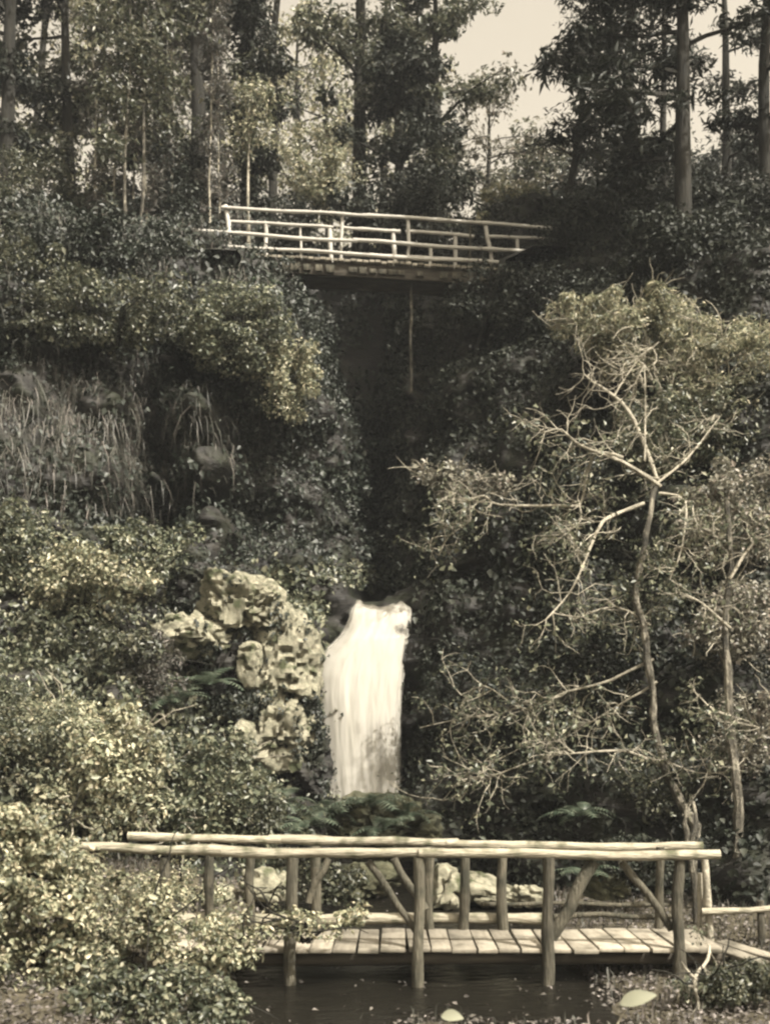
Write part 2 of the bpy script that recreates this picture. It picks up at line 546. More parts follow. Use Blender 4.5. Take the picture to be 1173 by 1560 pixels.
idx = np.arange(NX * NZ).reshape(NZ, NX)
Fc = np.stack([idx[:-1, :-1], idx[:-1, 1:], idx[1:, 1:], idx[1:, :-1]], -1).reshape(-1, 4)
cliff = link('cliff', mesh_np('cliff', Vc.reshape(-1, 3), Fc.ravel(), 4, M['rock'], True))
tag(cliff, 'steep dark rock sides of the glen with a deep central cleft', kind='structure')
# outward normals of the rock
dxv = np.gradient(Vc, axis=1)
dzv = np.gradient(Vc, axis=0)
CN = nrm(np.cross(dxv, dzv))
CN[CN[..., 1] > 0] *= -1

def cliff_sample(n, rng):
    """Random points on the rock with normal and photograph pixel."""
    cell = np.linalg.norm(np.cross(dxv, dzv), axis=-1)[:-1, :-1].ravel()
    cell = np.minimum(cell, np.median(cell) * 9)
    pick = np.searchsorted(np.cumsum(cell) / cell.sum(), rng.random(n)).clip(0, len(cell) - 1)
    i = pick // (NX - 1) + rng.random(n) * .999
    j = pick % (NX - 1) + rng.random(n) * .999
    i0, j0 = i.astype(int), j.astype(int)
    fi, fj = (i - i0)[:, None], (j - j0)[:, None]
    p = (Vc[i0, j0] * (1 - fi) * (1 - fj) + Vc[i0 + 1, j0] * fi * (1 - fj)
         + Vc[i0, j0 + 1] * (1 - fi) * fj + Vc[i0 + 1, j0 + 1] * fi * fj)
    nn = CN[i0, j0]
    px = CX + p[:, 0] * F / p[:, 1]
    py = CY - (p[:, 2] - ZC) * F / p[:, 1]
    return p, nn, px, py

# ------------------------------------------------------------------ ground, upper hillside, stream
def ground_z(x, y):
    bank = np.clip((9.0 - y) / 6.5, 0, 1)
    z = 0.98 * bank * bank * (3 - 2 * bank)
    z = z + 0.075 * np.clip(y - 13, 0, 9)
    left = np.clip((-1.6 - x) / 5, 0, 1) * np.clip((y - 6) / 6, 0, 1)
    right = np.clip((x - 3.4) / 6, 0, 1) * np.clip((y - 6) / 6, 0, 1)
    z = z + 1.3 * left + 0.9 * right
    mid = 0.2 + 0.03 * (y - 10)
    ch = np.exp(-((x - mid) / 1.9) ** 4) * np.clip((y - 9.75 - 0.35 * np.sin(x * 1.7) - 0.2 * np.sin(x * 4.1)) / 0.7, 0, 1)
    return z - 0.22 * ch
def ground():
    xs = np.concatenate([np.linspace(-115, -14, 14)[:-1], np.linspace(-14, 15, 150), np.linspace(15, 115, 14)[1:]])
    ys = np.concatenate([np.linspace(-55, 0, 10)[:-1], np.linspace(0, 26, 150), np.linspace(26, 190, 16)[1:]])
    X, Y = np.meshgrid(xs, ys)
    Z = ground_z(X, Y) + 0.07 * fbm(np.stack([X * 1.4, Y * 1.4, X * 0], -1), 71, 4)
    Z = np.where(Y > 26, 1.0, Z)
    n, m = X.shape
    id_ = np.arange(n * m).reshape(n, m)
    Fa = np.stack([id_[:-1, :-1], id_[:-1, 1:], id_[1:, 1:], id_[1:, :-1]], -1)
    o = link('ground', mesh_np('ground', np.stack([X, Y, Z], -1).reshape(-1, 3), Fa.ravel(), 4, M['earth'], True))
    tag(o, kind='structure')
ground()

def hill_z(x, y):
    z = 13.4 + 0.40 * (y - 25.0) + 0.5 * fbm(np.stack([x * 0.3, y * 0.3, x * 0], -1), 81, 3)
    gorge = np.exp(-((x + 0.2 - 0.02 * (y - 25)) / 2.1) ** 4)
    return z - 9.0 * gorge * np.clip((33.0 - y) / 2.5, 0, 1)
def hillside():
    X, Y = np.meshgrid(np.linspace(-45, 45, 150), np.linspace(25.2, 75, 80))
    Z = hill_z(X, Y)
    n, m = X.shape
    id_ = np.arange(n * m).reshape(n, m)
    Fa = np.stack([id_[:-1, :-1], id_[:-1, 1:], id_[1:, 1:], id_[1:, :-1]], -1)
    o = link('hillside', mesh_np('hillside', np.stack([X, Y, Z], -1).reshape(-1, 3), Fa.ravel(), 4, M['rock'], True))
    tag(o, kind='structure')
hillside()
def hz(x, y):
    return float(hill_z(np.array([float(x)]), np.array([float(y)]))[0])

def stream():
    ys = np.linspace(8.7, 22.0, 60)
    V, Fa = [], []
    for k, y in enumerate(ys):
        mid = 0.2 + 0.03 * (y - 10)
        w = 2.3 + 0.3 * math.sin(y * 1.3)
        z = -0.05 + 0.075 * max(0, y - 13)
        for j in range(13):
            V.append((mid + w * (j / 6 - 1), y, z + 0.02 * math.sin(3 * y + j)))
    for k in range(len(ys) - 1):
        for j in range(12):
            a = k * 13 + j
            Fa.append((a, a + 1, a + 14, a + 13))
    o = link('stream_water', mesh_np('stream_water', np.array(V), np.array(Fa).ravel(), 4, M['water'], True))
    tag(o, 'dark stream water running under the plank bridge', kind='structure')
stream()

# ------------------------------------------------------------------ waterfall
def waterfall():
    rows = [  # py, left px, right px, metres away
        (914, 537, 622, 22.6), (926, 534, 625, 22.3), (940, 532, 625, 22.1), (955, 526, 624, 21.98), (972, 515, 623, 21.86), (988, 500, 621, 21.76),
        (1004, 487, 618, 21.68), (1030, 480, 615, 21.56), (1060, 480, 611, 21.46), (1100, 484, 609, 21.36),
        (1140, 487, 609, 21.28), (1180, 489, 610, 21.22), (1220, 491, 611, 21.16), (1270, 492, 612, 21.1)]
    R = np.array(rows, float)
    n, m = 150, 90
    t = np.linspace(914, 1270, n)
    ker = np.array([1, 3, 5, 6, 5, 3, 1]) / 24
    sm = lambda q_: np.convolve(np.pad(q_, 3, mode='edge'), ker, 'valid')
    lf, rt, yy = (sm(sm(np.interp(t, R[:, 0], R[:, i]))) for i in (1, 2, 3))
    lf, rt = lf - 9 * np.clip((t - 960) / 60, 0, 1), rt + 3
    u = np.linspace(0, 1, m)
    for layer in range(3):
        px = lf[:, None] + (rt - lf)[:, None] * u[None]
        py = np.repeat(t[:, None], m, 1)
        wob = fbm(np.stack([u[None] * 6 + 0 * py, py * 0.004, 0 * py + layer * 5], -1), 91 + layer, 4)
        px = px + 2.5 * wob
        edge = (np.abs(u - 0.5) * 2)[None]
        top = np.clip((py - 914) / 60, 0, 1)
        Y = yy[:, None] - 0.06 - 0.09 * layer - top * (0.20 * (1 - edge ** 2) + 0.09 * wob) + 0.15 * top * edge ** 6
        V = np.stack([(px - CX) * Y / F, Y, ZC + (CY - py) * Y / F], -1)
        lip = 925 + 6 * fbm(np.stack([u * 4, u * 0, u * 0], -1), 5, 3)[None] - 9 * np.exp(-((px - 546) / 5) ** 2) - 5 * np.exp(-((px - 612) / 9) ** 2)
        thin = -0.55 + 0.30 * layer + 1.3 * np.clip((edge - 0.80) / 0.20, 0, 1) ** 1.2
        thin = thin + 1.5 * np.clip((lip + 4 - py) / 8, 0, 1)
        thin = thin + (0.78 - .1 * layer) * np.exp(-((px - 578) / 22) ** 2) * np.clip((py - 1060) / 90, 0, 1)
        thin = thin + 0.9 * np.exp(-((px - 609) / 12) ** 2 - ((py - 962) / 11) ** 2)
        id_ = np.arange(n * m).reshape(n, m)
        Fa = np.stack([id_[:-1, :-1], id_[:-1, 1:], id_[1:, 1:], id_[1:, :-1]], -1)
        me = mesh_np('waterfall', V.reshape(-1, 3), Fa.ravel(), 4, M['fall'], True)
        at = me.attributes.new('thin', 'FLOAT', 'POINT')
        at.data.foreach_set('value', thin.ravel().astype(np.float32))
        if layer == 0:
            w = link('waterfall', me)
            tag(w, 'smooth white waterfall dropping out of the dark cleft', 'waterfall', kind='structure')
        else:
            link('water_veil', me, w)
waterfall()

# ------------------------------------------------------------------ rocks
def rock(name, label, px, py, y, w, h, d, mat, seed=0, cat='rock', cuts=21, rot=0.0, group=None, rough=1.0):
    """A broken, angular stone; w, h given in photograph pixels at its distance, d in metres."""
    rng = np.random.default_rng(seed)
    bm = bmesh.new()
    bmesh.ops.create_cube(bm, size=2.0)
    bmesh.ops.subdivide_edges(bm, edges=bm.edges[:], cuts=cuts, use_grid_fill=True)
    v = np.array([list(x.co) for x in bm.verts])
    v = v / ((np.abs(v) ** 3.2).sum(1, keepdims=True) ** (1 / 3.2))
    for _ in range(14):
        dr = nrm(rng.normal(size=3))
        lim = rng.uniform(0.66, 0.98)
        s = v @ dr
        over = np.maximum(s - lim, 0)
        v = v - over[:, None] * dr[None] * 0.95
    sc = y / F
    dim = np.array([w * sc / 2, d / 2, h * sc / 2])
    wv = v * dim * 1.04
    o3 = seed * 3.1
    lump = fbm(wv * 2.4 + o3, seed, 4)
    crack = np.abs(fbm(wv * np.array([3.2, 3.2, 5.5]) + o3, seed + 7, 3))
    fine = fbm(wv * 11 + o3, seed + 3, 3)
    amp = min(dim[0], dim[2])
    wv = wv + nrm(v) * ((0.30 * lump - 0.42 * np.maximum(0.12 - crack, 0) / 0.12 + 0.17 * fine) * amp * rough)[:, None]
    c, s = math.cos(rot), math.sin(rot)
    wv = np.stack([wv[:, 0] * c - wv[:, 2] * s, wv[:, 1], wv[:, 0] * s + wv[:, 2] * c], -1)
    for x, co in zip(bm.verts, wv):
        x.co = co
    me = bpy.data.meshes.new(name)
    bm.to_mesh(me)
    bm.free()
    me.materials.append(M[mat])
    me.polygons.foreach_set('use_smooth', np.ones(len(me.polygons), bool))
    try:
        me.set_sharp_from_angle(angle=math.radians(28))
    except Exception:
        pass
    o = link(name, me)
    o.location = P(px, py, y)
    ROCKS.append((o, mat))
    return tag(o, label, cat, group)
ROCKS = []

rock('crag', 'lichened crag head topping the rocks left of the waterfall', 368, 930, 20.3, 138, 112, 1.5, 'lichen', 1)
rock('rock_slab', 'flat sunlit slab of rock left of the crag head', 300, 970, 19.9, 124, 74, 1.3, 'lichen', 2)
rock('rock_pillar', 'tall pale rock pillar standing beside the waterfall lip', 440, 996, 20.5, 104, 166, 1.4, 'lichen', 3, rough=.65)
rock('rock_shelf', 'shaded mossy rock between the flat slab and the pale pillar', 352, 1030, 20.3, 120, 170, 1.5, 'rock', 4)
rock('rock', 'small sunlit rock knob low on the crag under the slab', 378, 1018, 19.6, 42, 80, 0.6, 'lichen', 5)
rock('boulder', 'small pale oval stone wedged below the crag', 372, 1121, 19.3, 36, 56, 0.5, 'lichen', 6, 'boulder')
rock('rock_buttress', 'broken sunlit rock buttress below the pale pillar', 417, 1122, 20.0, 92, 128, 1.0, 'lichen', 7)
rock('rock', 'pale block bridging the crag head and the tall pillar', 402, 952, 20.6, 62, 62, .9, 'lichen', 31)
rock('rock', 'narrow pale rock rib running down to the water beside the pillar', 474, 1040, 20.9, 36, 96, .7, 'lichen', 32, rough=.7)
rock('rock', 'shaded rock block under the tall pillar', 445, 1075, 20.5, 74, 70, .9, 'moss', 33)
rock('rock', 'dark overhanging rock behind the crag head', 330, 905, 21.2, 130, 90, 1.2, 'rock', 34)
rock('rock', 'broken rock at the left end of the flat sunlit slab', 245, 985, 20.2, 60, 70, .9, 'moss', 35)
rock('rock', 'broken pale block between the small knob and the tall pillar', 402, 1052, 20.1, 76, 96, .9, 'lichen', 41)
rock('rock', 'mossy rock ledge joining the oval stone to the low buttress', 352, 1078, 19.9, 84, 70, 1.0, 'moss', 42)
rock('rock', 'mossy rock directly under the left end of the crag head', 345, 980, 20.1, 70, 62, .9, 'moss', 43)
rock('rock', 'sunlit block under the narrow rib by the water', 456, 1118, 20.4, 70, 96, .8, 'lichen', 44)
rock('rock_step', 'narrow mossy rock step touching the waterfall edge', 463, 1085, 20.9, 48, 120, 0.9, 'moss', 8)
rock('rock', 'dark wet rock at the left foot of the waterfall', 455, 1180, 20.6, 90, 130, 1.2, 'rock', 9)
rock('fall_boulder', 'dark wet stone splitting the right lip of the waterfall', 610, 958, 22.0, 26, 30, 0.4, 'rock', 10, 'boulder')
rock('mossy_boulder', 'rounded fern covered boulder in front of the waterfall foot', 583, 1262, 18.6, 175, 100, 1.6, 'moss', 12, 'boulder')
rock('boulder', 'small pale boulder under the right end of the ferny mound', 655, 1272, 17.9, 40, 46, 0.5, 'moss', 13, 'boulder')
rock('flat_stone', 'large flat sunlit stone seen between the far bridge posts', 745, 1360, 16.2, 105, 46, 1.2, 'lichen', 14, 'stone', rot=-0.18)
rock('stone', 'rounded grey stone beside the flat sunlit stone', 678, 1350, 15.9, 52, 66, 0.6, 'lichen', 15, 'stone')
rock('stone', 'small stone right of the flat sunlit stone', 805, 1365, 15.7, 60, 38, 0.5, 'lichen', 16, 'stone')
rock('stone', 'low mossy stone behind the right braces of the plank bridge', 925, 1352, 15.2, 80, 44, 0.7, 'moss', 17, 'stone')
rock('stone', 'mossy stone beneath the left half of the plank bridge', 408, 1350, 15.6, 80, 60, 0.7, 'lichen', 18, 'stone')
rock('stone', 'pale stone behind the post nearest the leafy bush', 330, 1368, 15.0, 60, 40, 0.6, 'lichen', 19, 'stone')
rock('stone', 'brown stone in the stream bed below the waterfall mound', 560, 1345, 16.6, 110, 60, 0.9, 'moss', 20, 'stone')

# ------------------------------------------------------------------ plank bridge over the stream
def plank_bridge():
    YN, YF, ZD = 11.9, 13.02, 0.34
    def X(px, y=YN): return (px - CX) * y / F
    def Zp(py, y=YN): return ZC + (CY - py) * y / F
    b = thing('plank_bridge', 'rustic plank bridge with pole handrails crossing in front of the waterfall', 'bridge', (X(640), 12.45, 0))
    # stringers
    for y, z, r in ((YN + 0.17, ZD - 0.145, 0.085), (12.45, ZD - 0.145, 0.08), (YF - 0.08, ZD - 0.145, 0.085)):
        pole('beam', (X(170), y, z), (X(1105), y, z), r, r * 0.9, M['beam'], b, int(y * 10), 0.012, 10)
    # deck planks
    r = random.Random(4)
    x = X(185)
    while x < X(1104):
        w = r.uniform(0.20, 0.27)
        th = 0.024
        c = Vector((x + w / 2, (YN + YF) / 2 + r.uniform(-0.025, 0.025), ZD - 0.032 + r.uniform(-0.006, 0.006)))
        a = r.uniform(-0.015, 0.015) + (0.02 if x > X(1030) else 0)
        t = r.uniform(-0.012, 0.012)
        ax = Vector((math.cos(a), math.sin(a), t)) * (w / 2)
        ay = Vector((-math.sin(a), math.cos(a), 0)) * ((YF - YN) / 2 + 0.05 + r.uniform(-0.02, 0.02))
        MB().board(c, ax, ay, (0, 0, th), 0.007).build('plank', M['plank'], b)
        x += w + r.uniform(0.010, 0.03)
    # near posts, with one in the bush
    for k, px in enumerate((252, 445, 638, 832, 1031)):
        lean = (0.0, 0.01, -0.01, 0.015, 0.02)[k]
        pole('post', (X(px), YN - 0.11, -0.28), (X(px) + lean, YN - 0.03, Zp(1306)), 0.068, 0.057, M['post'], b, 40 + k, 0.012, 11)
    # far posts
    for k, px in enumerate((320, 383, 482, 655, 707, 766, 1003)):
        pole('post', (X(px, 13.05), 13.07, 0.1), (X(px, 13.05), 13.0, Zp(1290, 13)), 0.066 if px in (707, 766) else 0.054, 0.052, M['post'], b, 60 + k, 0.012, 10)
    # handrails: near and far, each of three poles
    def rail(pts, y, r0, nm, mt, seed):
        for k in range(len(pts) - 1):
            (x0, y0), (x1, y1) = pts[k], pts[k + 1]
            yo = 0.035 * (k % 2)
            pole(nm, (X(x0 - 10, y), y + yo, Zp(y0, y)), (X(x1 + 8, y), y + yo + 0.01, Zp(y1, y)), r0 * (1.08 if k % 2 else 0.96), r0, mt, b, seed + k, 0.011, 12)
    rail([(98, 1288), (330, 1296), (648, 1300), (1088, 1302)], YN - 0.07, 0.052, 'handrail', M['rail'], 80)
    rail([(205, 1274), (420, 1279), (690, 1285), (1062, 1290)], YF + 0.0, 0.050, 'handrail', M['rail'], 90)
    # kerb log and back rails on the far side
    pole('kerb_log', (X(250, 13.08), 13.16, 0.43), (X(832, 13.08), 13.16, 0.43), 0.07, 0.065, M['rail'], b, 101, 0.012, 10)
    pole('kerb_log', (X(845, 13.1), 13.2, 0.45), (X(1040, 13.1), 13.2, 0.47), 0.035, 0.03, M['post'], b, 102, 0.01, 8)
    pole('back_rail', (X(735, 13.1), 13.24, 0.60), (X(1020, 13.1), 13.24, 0.58), 0.028, 0.024, M['post'], b, 103, 0.01, 8)
    # braces
    for k, (x0, y0, x1, y1, rr, yy) in enumerate(((560, 1312, 634, 1418, 0.040, YN + 0.03), (905, 1312, 838, 1428, 0.072, YN + 0.03),
                                            (946, 1312, 1022, 1415, 0.045, YN + 0.03), (198, 1352, 256, 1432, 0.07, YN + 0.03),
                                            (600, 1308, 648, 1385, 0.045, 13.0), (500, 1308, 470, 1375, 0.04, 13.0))):
        pole('brace', (X(x0, yy), yy, Zp(y0, yy)), (X(x1, yy), yy - 0.02, Zp(y1, yy)), rr, rr * 0.95, M['post'], b, 120 + k, 0.012, 9)
    # stepping boards down to the right
    w = thing('plank_ramp', 'two loose ramp boards sloping off the right end of the plank bridge', 'ramp', (X(1135), 12.3, 0))
    for px, py, y, ang in ((1116, 1452, 12.2, 0.5), (1146, 1450, 12.25, 0.62)):
        c = P(px, py, y)
        d = Vector((math.sin(ang), -math.cos(ang), -0.10)).normalized()
        s = Vector((math.cos(ang), math.sin(ang), 0)).normalized()
        MB().board(c, s * 0.10, d * 0.42, Vector((0, 0, 1)) * 0.022, 0.007).build('plank', M['plank'], w)
    pole('log_support', P(1090, 1472, 12.0), P(1185, 1484, 12.3), 0.06, 0.05, M['beam'], w, 7)
plank_bridge()

def low_fence():
    f = thing('low_fence', 'low pole fence beside the right end of the plank bridge', 'fence', P(1078, 1440, 13.2))
    pole('post', P(1082, 1452, 13.2), P(1071, 1296, 13.2), 0.05, 0.042, M['palebark'], f, 3, 0.012)
    pole('post', P(1062, 1440, 13.3), P(1066, 1330, 13.3), 0.035, 0.03, M['palebark'], f, 4, 0.012)
    pole('post', P(1160, 1440, 13.1), P(1158, 1372, 13.1), 0.045, 0.04, M['post'], f, 5, 0.01)
    pole('rail', P(1068, 1388, 13.14), P(1240, 1382, 13.0), 0.042, 0.036, M['rail'], f, 6, 0.014)
low_fence()

# ------------------------------------------------------------------ footbridge high over the cleft
def footbridge():
    YN, YF = 26.6, 27.5
    b = thing('footbridge', 'white railed footbridge high across the cleft above the waterfall', 'bridge', P(560, 412, 27))
    def seg(nm, x0, y0, x1, y1, y, r, seed=0, m='whitewood', amp=0.012):
        pole(nm, P(x0, y0, y), P(x1, y1, y), r, r * 0.92, M[m], b, seed, amp, 9)
    seg('handrail', 338, 316, 560, 329, YN, 0.043, 1)
    seg('handrail', 552, 328, 846, 348, YN, 0.043, 2)
    seg('mid_rail', 262, 349, 545, 367, YN - 0.04, 0.047, 3)
    seg('mid_rail', 538, 366, 832, 384, YN - 0.04, 0.047, 4)
    seg('lower_rail', 258, 370, 530, 387, YN - 0.04, 0.042, 5)
    seg('lower_rail', 522, 386, 800, 402, YN - 0.04, 0.042, 6)
    for k, (a, c, e, d) in enumerate(((343, 313, 353, 392), (521, 326, 519, 414), (621, 333, 621, 414), (738, 338, 751, 412))):
        seg('post', a, c, e, d, YN + 0.06, 0.05 if k in (0, 3) else 0.042, 10 + k)
    seg('post', 716, 338, 716, 410, YN + 0.08, 0.028, 17, 'post')
    # far side
    for k, (a, c, e, d) in enumerate(((352, 337, 508, 347), (518, 346, 610, 353), (618, 353, 722, 360), (742, 360, 850, 366))):
        seg('handrail', a, c, e, d, YF, 0.042, 20 + k)
    for k, (px, y0, y1, rr) in enumerate(((405, 340, 404, 0.052), (503, 345, 408, 0.06), (600, 350, 412, 0.055), (655, 376, 414, 0.04), (693, 356, 416, 0.055), (787, 361, 420, 0.05), (458, 343, 405, 0.03))):
        seg('post', px, y0, px + 1, y1, YF + 0.03, rr, 30 + k)
    seg('mid_rail', 300, 372, 800, 402, YF, 0.035, 38)
    # deck
    r = random.Random(2)
    n = 52
    z_l, z_r = P(340, 398, 27).z, P(800, 425, 27).z
    x_l, x_r = P(325, 400, 27).x, P(800, 400, 27).x
    for k in range(n):
        u = (k + 0.5) / n
        c = Vector((x_l + (x_r - x_l) * u, (YN + YF) / 2 + r.uniform(-0.02, 0.02), z_l + (z_r - z_l) * u + r.uniform(-0.01, 0.01)))
        w = (x_r - x_l) / n / 2 * r.uniform(0.78, 0.92)
        MB().board(c, (w, 0, -0.05 * w), (0, 0.56, 0), (0, 0, 0.03), 0.006).build('plank', M['plank'], b)
    dz = (z_r - z_l)
    for y in (YN + 0.06, YF - 0.06):
        MB().board(((x_l + x_r) / 2, y, (z_l + z_r) / 2 - 0.19), ((x_r - x_l) / 2, 0, dz / 2), (0, 0.07, 0), (0, 0, 0.155), 0.01).build('beam', M['beam'], b)
    # short blocks under the plank ends on the near beam
    for k, px in enumerate((432, 450, 468, 486, 503, 538, 553, 568, 583, 598, 612, 640, 676, 694, 735)):
        c = P(px, 395 + (px - 340) * 0.0585 + 5, YN - 0.045)
        MB().board(c, (r.uniform(0.075, 0.11), 0, -0.005), (0, 0.03, 0), (0, 0, 0.08 + r.uniform(-0.03, 0.02)), 0.006).build('block', M['post'], b)
    pole('support_pole', P(626, 600, 26.9), P(626, 418, 26.9), 0.035, 0.035, M['speckled'], b, 55, 0.014)
footbridge()

# ------------------------------------------------------------------ trees
def limb_pts(p, d, L, rng, droop=0.0, n=6, jig=0.12):
    pts, q, d = [Vector(p)], Vector(p), Vector(d).normalized()
    for k in range(n):
        d = (d + Vector((rng.normal() * jig, rng.normal() * jig, rng.normal() * jig - droop))).normalized()
        q = q + d * (L / n)
        pts.append(q.copy())
    return pts

def tree(name, label, px, y, H, r, lean=0.0, mat='olive', bark='bark', h0=0.25, crown_r=2.6, limbs=14, per=70, size=0.17,
         aspect=0.5, flat=0.5, clump=0.62, up=0.6, droop=0.02, seed=0, shape='round', z0=None, rise=0.35, bend=0.02, x=None, group=None):
    rng = np.random.default_rng(seed + 500)
    xx = (px - CX) * y / F if x is None else x
    zz = (hz(xx, y) if z0 is None else z0) - 0.3
    t = thing(name, label, 'tree', (xx, y, zz), group)
    base = Vector((xx, y, zz))
    n = 12
    tp = []
    ox, oy = 0.0, 0.0
    for k in range(n + 1):
        u = k / n
        if k: ox += rng.normal() * bend * H / n * 2; oy += rng.normal() * bend * H / n * 2
        tp.append(base + Vector((lean * H * u + ox, oy, H * u)))
    tr = [max(0.018, r * (1.25 if k == 0 else 1) * (1 - 0.86 * (k / n) ** 1.1)) for k in range(n + 1)]
    mb = MB().tube(tp, tr, 8)
    cs, rs = [], []
    for k in range(limbs):
        u = h0 + (0.98 - h0) * (k + rng.uniform(0.1, 0.9)) / limbs
        i = min(int(u * n), n - 1)
        p = tp[i].lerp(tp[i + 1], u * n - i)
        a = rng.uniform(0, 2 * math.pi)
        v = (u - h0) / (1 - h0)
        env = (1 - v) ** 0.8 + 0.12 if shape == 'cone' else math.sin(math.pi * min(1, 0.18 + 0.82 * v)) ** 0.7 + 0.15
        L = crown_r * env * rng.uniform(0.65, 1.15)
        pts = limb_pts(p, (math.cos(a), math.sin(a), rise + rng.normal() * 0.15), L, rng, droop)
        rr = max(0.012, tr[i] * 0.38)
        mb.tube(pts, [max(0.007, rr * (1 - 0.85 * j / 6)) for j in range(7)], 5, False)
        for j in range(2, 7):
            cs.append(np.array(pts[j]) + rng.normal(size=3) * 0.22 * clump)
            rs.append(clump * rng.uniform(0.55, 1.1))
        for _ in range(2):
            j = int(rng.integers(2, 5))
            sp = limb_pts(pts[j], (rng.normal(), rng.normal(), 0.3 * rng.normal() + rise * 0.5), L * 0.45, rng, droop, 4)
            mb.tube(sp, [max(0.006, rr * 0.4 * (1 - 0.8 * q_ / 4)) for q_ in range(5)], 4, False)
            for q_ in (2, 4):
                cs.append(np.array(sp[q_]))
                rs.append(clump * rng.uniform(0.5, 0.95))
    mb.build('trunk', M[bark], t)
    if per:
        cloud_obj('crown', [clump_leaves(cs, rs, per, rng, size, aspect, flat, up, 0.6, 0.55)], M[mat], t)
    return t

T = tree
T('broadleaf_tree', 'dark leafy tree filling the top left corner', 10, 29, 15, .24, 0.01, 'dark', h0=.2, crown_r=3.0, limbs=22, per=60, seed=1)
T('broadleaf_tree', 'bushy tree left of the slender pale saplings', 110, 31, 14, .18, 0.0, 'canopy', h0=.15, crown_r=2.6, limbs=20, per=55, seed=2)
T('sapling', 'slender pale sapling, left one of the close pair at upper left', 192, 25.8, 9, .045, 0.01, 'canopy', 'speckled', .25, 1.2, 14, 30, .14, seed=3)
T('sapling', 'slender pale sapling, right one of the close pair at upper left', 214, 26.3, 10, .048, 0.015, 'canopy', 'speckled', .3, 1.2, 14, 30, .14, seed=4)
T('leaning_tree', 'dark leaning trunk just right of the pale saplings', 236, 28.5, 14, .19, 0.02, 'canopy', h0=.4, crown_r=2.2, limbs=13, per=45, seed=5)
T('tall_tree', 'tall straight dark tree left of the footbridge', 299, 30, 16, .24, 0.0, 'canopy', h0=.3, crown_r=2.2, limbs=15, per=48, seed=6)
T('ivy_tree', 'ivy clad dark tree behind the left end of the footbridge', 378, 30.5, 14, .26, -0.01, 'dark', h0=.08, crown_r=1.5, limbs=20, per=60, seed=7)
T('slender_tree', 'slender straight trunk rising behind the left footbridge handrail', 411, 33, 16, .15, 0.0, 'canopy', h0=.4, crown_r=1.9, limbs=12, per=42, seed=8)
T('sapling', 'thin pale sapling showing through the left footbridge rails', 379, 28.6, 4.6, .05, 0.0, 'pale', 'palebark', .6, .7, 8, 22, .12, seed=9)
T('tall_tree', 'tall dark trunk behind the middle of the footbridge', 548, 33.5, 15, .24, 0.0, 'canopy', h0=.3, crown_r=2.3, limbs=15, per=50, seed=10)
T('yew_tree', 'dense dark tree behind the footbridge, left of the open sky', 606, 32, 10.0, .3, 0.0, 'dark', h0=.1, crown_r=2.5, limbs=24, per=70, seed=11)
T('yew_tree', 'dark spreading tree right behind the footbridge centre', 668, 34, 9.6, .26, 0.0, 'canopy', h0=.12, crown_r=2.3, limbs=22, per=60, seed=12)
T('airy_tree', 'airy thin leaved tree reaching toward the open sky', 742, 37, 5.6, .14, 0.02, 'rust', h0=.15, crown_r=2.8, limbs=18, per=22, size=.15, seed=13)
T('leaning_pine', 'thin bare pine leaning right against the open sky', 849, 28.5, 6.8, .14, 0.15, 'dark', h0=.3, crown_r=1.0, limbs=12, per=22, size=.2, aspect=.2, flat=.3, seed=14)
T('pine_tree', 'dark layered pine right of the open sky', 962, 26, 12, .17, 0.0, 'dark', h0=.22, crown_r=2.0, limbs=20, per=60, size=.24, aspect=.26, flat=.26, up=.9, droop=.05, rise=.15, seed=15)
T('slender_pine', 'slender straight pine between the two thick right pines', 1008, 31.5, 14, .12, 0.0, 'dark', h0=.45, crown_r=1.6, limbs=13, per=45, size=.22, aspect=.28, flat=.26, up=.9, rise=.15, seed=16)
T('pine_tree', 'thickest dark pine rising above the right hand thicket', 1038, 23.4, 12, .21, -0.005, 'dark', z0=11.8, h0=.06, crown_r=2.4, limbs=20, per=62, size=.24, aspect=.26, flat=.24, up=.9, droop=.05, rise=.12, seed=17)
T('pine_tree', 'dark pine cut by the right edge of the picture', 1168, 25.5, 14, .17, 0.0, 'dark', h0=.2, crown_r=1.9, limbs=17, per=45, size=.24, aspect=.26, flat=.26, up=.9, droop=.05, rise=.12, seed=18)
T('pine_tree', 'farther dark pine showing between the thick right pines and picture edge', 1105, 35, 12, .2, 0.0, 'dark', h0=.1, crown_r=1.6, limbs=12, per=26, size=.24, aspect=.28, flat=.26, up=.9, rise=.12, seed=19)
# farther trees on the slope
for k, (px, y, H, lab, m) in enumerate((
    (60, 42, 17, 'hazy tree far behind the top left corner tree', 'pale'),
    (165, 45, 18, 'pale tree far behind the slender saplings', 'pale'),
    (262, 44, 15, 'pale tree glimpsed between the two dark left trunks', 'pale'),
    (345, 43, 17, 'tree far behind the ivy clad tree', 'canopy'),
    (455, 42, 9.5, 'low pale tree behind the slender trunk with sky above', 'pale'),
    (500, 46, 11, 'far pale tree left of the tall middle trunk', 'pale'),
    (585, 45, 14, 'far pale tree right of the tall middle trunk', 'pale'),
    (800, 44, 4.8, 'low far tree under the open sky', 'canopy'),
    (905, 43, 4.8, 'low far tree behind the leaning pine', 'dark'),
    (1000, 46, 5.5, 'low far tree behind the thick right pines', 'canopy'),
    (1090, 44, 4.6, 'low far tree under the sky gap at the right edge', 'dark'))):
    T('far_tree', lab, px, y, H, .2, 0.0, m, h0=.12, crown_r=2.7, limbs=20, per=(20 if 240 < px < 520 else 34), size=.2, clump=.8, seed=40 + k)
